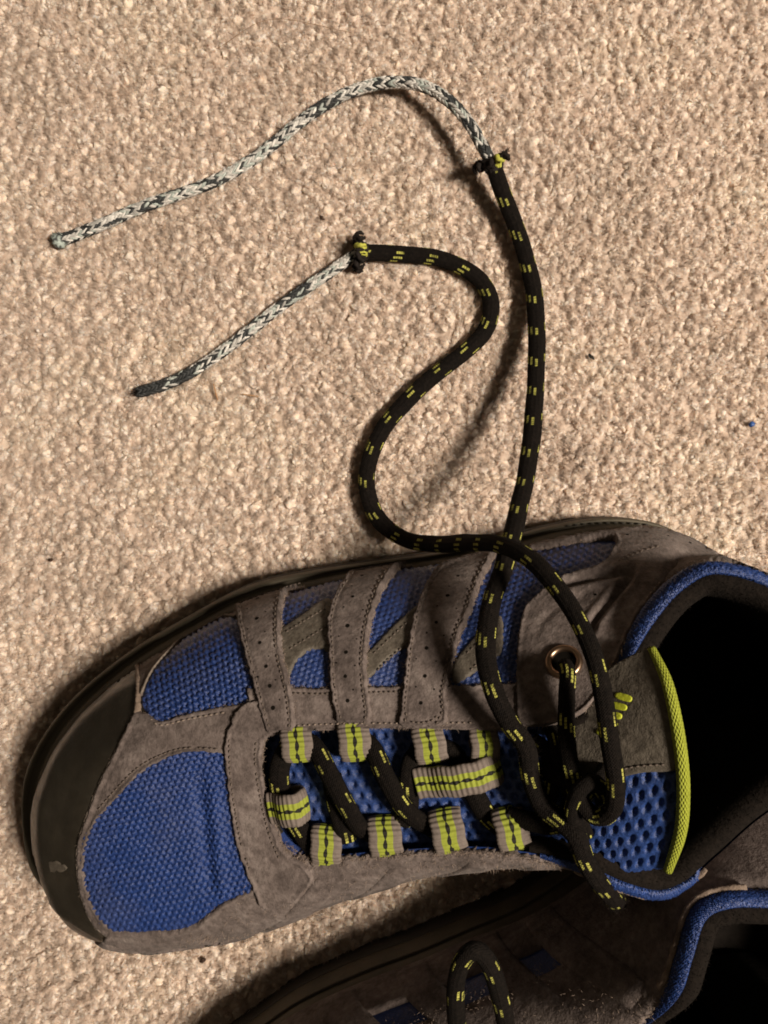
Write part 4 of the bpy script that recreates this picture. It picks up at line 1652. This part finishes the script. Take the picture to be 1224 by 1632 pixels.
# ---------------------------------------------------------------- partner shoe: mirrored copy of every part
AX = math.atan2(11.7 - 5.2, 27.5)                       # shoe axis against +x
PIV = Vector((0.5, -8.45, -0.3))
SHOE2_ROT = math.radians(21)
SHOE2_POS = Vector((5.5, -17.75, -0.3))
refl = Matrix.Rotation(AX, 4, 'Z') @ Matrix.Scale(-1, 4, (0, 1, 0)) @ Matrix.Rotation(-AX, 4, 'Z')
shoe2 = empty('hiking_shoe', SHOE2_POS, 'partner shoe standing in shadow, dark brown straps and a looped lace, only partly in view', 'shoe')
XF = Matrix.Rotation(SHOE2_ROT, 4, 'Z') @ refl @ Matrix.Translation((Vector((0.5, -8.0, -0.3)) - PIV) * CM)


def copy_part(o, parent):
    me = o.data.copy()
    me.transform(XF)
    me.flip_normals()
    c = o.copy()
    c.data = me
    COL.objects.link(c)
    c.parent = parent
    for ch in list(o.children):
        copy_part(ch, c)


SKIP2 = ('fibres', 'nap')
full_rim = collar_rim(False)
for ch in list(shoe.children):
    if ch.name == 'collar_rim':
        continue                              # the partner gets the unworn rim instead
    keep = XF.copy()
    if ch.name.startswith('tongue'):          # the partner's tongue has slid forward and down
        XF = Matrix.Translation((-3.4 * math.cos(SHOE2_ROT + AX) * CM, -3.4 * math.sin(SHOE2_ROT + AX) * CM, -2.4 * CM)) @ XF
    copy_part(ch, shoe2)
    XF = keep
bpy.data.objects.remove(full_rim)
# lace loop on the partner shoe
lace2 = empty('shoelace', P(760, 1600, 8.0), 'black lace with lime flecks arching in a loop over the shaded partner shoe', 'shoelace')
lace_tube('sheath', [(735, 1690, 7.9), (728, 1632, 8.3), (726, 1580, 8.8), (735, 1535, 9.2), (757, 1514, 9.35), (779, 1535, 9.2), (795, 1580, 8.8), (806, 1632, 8.4), (815, 1690, 8.0)], rad=0.25, parent=lace2)


# ---------------------------------------------------------------- crumbs and hairs on the carpet
def crumb(name, px, py, size, col, label, cat, seed, ang=0.0, rough=0.8):
    bm = bmesh.new()
    bmesh.ops.create_icosphere(bm, subdivisions=2, radius=1.0)
    for v in bm.verts:
        k = 1 + 0.4 * mn.noise(v.co * 1.6 + Vector((seed, 0, 0)))
        v.co = Vector((v.co.x * size[0], v.co.y * size[1], v.co.z * size[2])) * k
    bmesh.ops.rotate(bm, matrix=Matrix.Rotation(ang, 3, 'Z'), verts=bm.verts)
    V = np.array([tuple(v.co) for v in bm.verts])
    F = [[v.index for v in f.verts] for f in bm.faces]
    bm.free()
    root = P(px, py, 0)
    me = bpy.data.meshes.new(name)
    me.from_pydata((V * CM).tolist(), [], F)
    o = link(name, me, plain(name + '_stuff', col, rough, 0.3, 600, 0.4))
    o.location = Vector((root.x, root.y, 0.17 + size[2] * 0.5)) * CM
    return tag(o, label, cat)


crumb('crumb', 940, 570, (0.16, 0.06, 0.05), (0.012, 0.010, 0.008), 'tiny elongated black crumb on carpet, right of the standing lace tail', 'crumb', 1, math.radians(-40))
crumb('blue_bead', 1194, 677, (0.12, 0.11, 0.09), (0.03, 0.08, 0.26), 'tiny blue speck on the open carpet', 'speck', 2, 0.4, 0.35)
crumb('crumb', 325, 1526, (0.13, 0.09, 0.07), (0.03, 0.015, 0.010), 'dark brown crumb on carpet beside the toe of the lit shoe', 'crumb', 3, 0.6)
crumb('crumb', 514, 350, (0.12, 0.06, 0.05), (0.05, 0.03, 0.02), 'small brown crumb on carpet between the two lace ends', 'crumb', 4, -0.8)
crumb('crumb', 84, 892, (0.09, 0.07, 0.05), (0.04, 0.02, 0.012), 'pinhead brown crumb on open carpet beyond the lit toe cap', 'crumb', 5, 0.1)


def straw(name, a, b, label, cat, col, r=0.022, mid=(0, 0), z=0.16):
    m = ((a[0] + b[0]) / 2 + mid[0], (a[1] + b[1]) / 2 + mid[1])
    o, *_ = tube(name, [P(a[0], a[1], z), P(m[0], m[1], z + 0.05), P(b[0], b[1], z)], r, plain(name + '_fibre', col, 0.6, 0.3, 600, 0.3), None, n=6, step=0.06)
    return tag(o, label, cat)


straw('straw_bit', (340, 612), (347, 638), 'tiny orange straw sliver standing beside the shorter braided lace end', 'straw', (0.40, 0.20, 0.08))
straw('straw_bit', (386, 628), (412, 632), 'tiny tan straw sliver lying flat under the shorter braided lace end', 'straw', (0.42, 0.24, 0.12))
straw('loose_hair', (345, 78), (560, 52), 'thin brown hair curving over the carpet above the longer lace', 'hair', (0.22, 0.13, 0.07), 0.008, (-20, -34), 0.26)
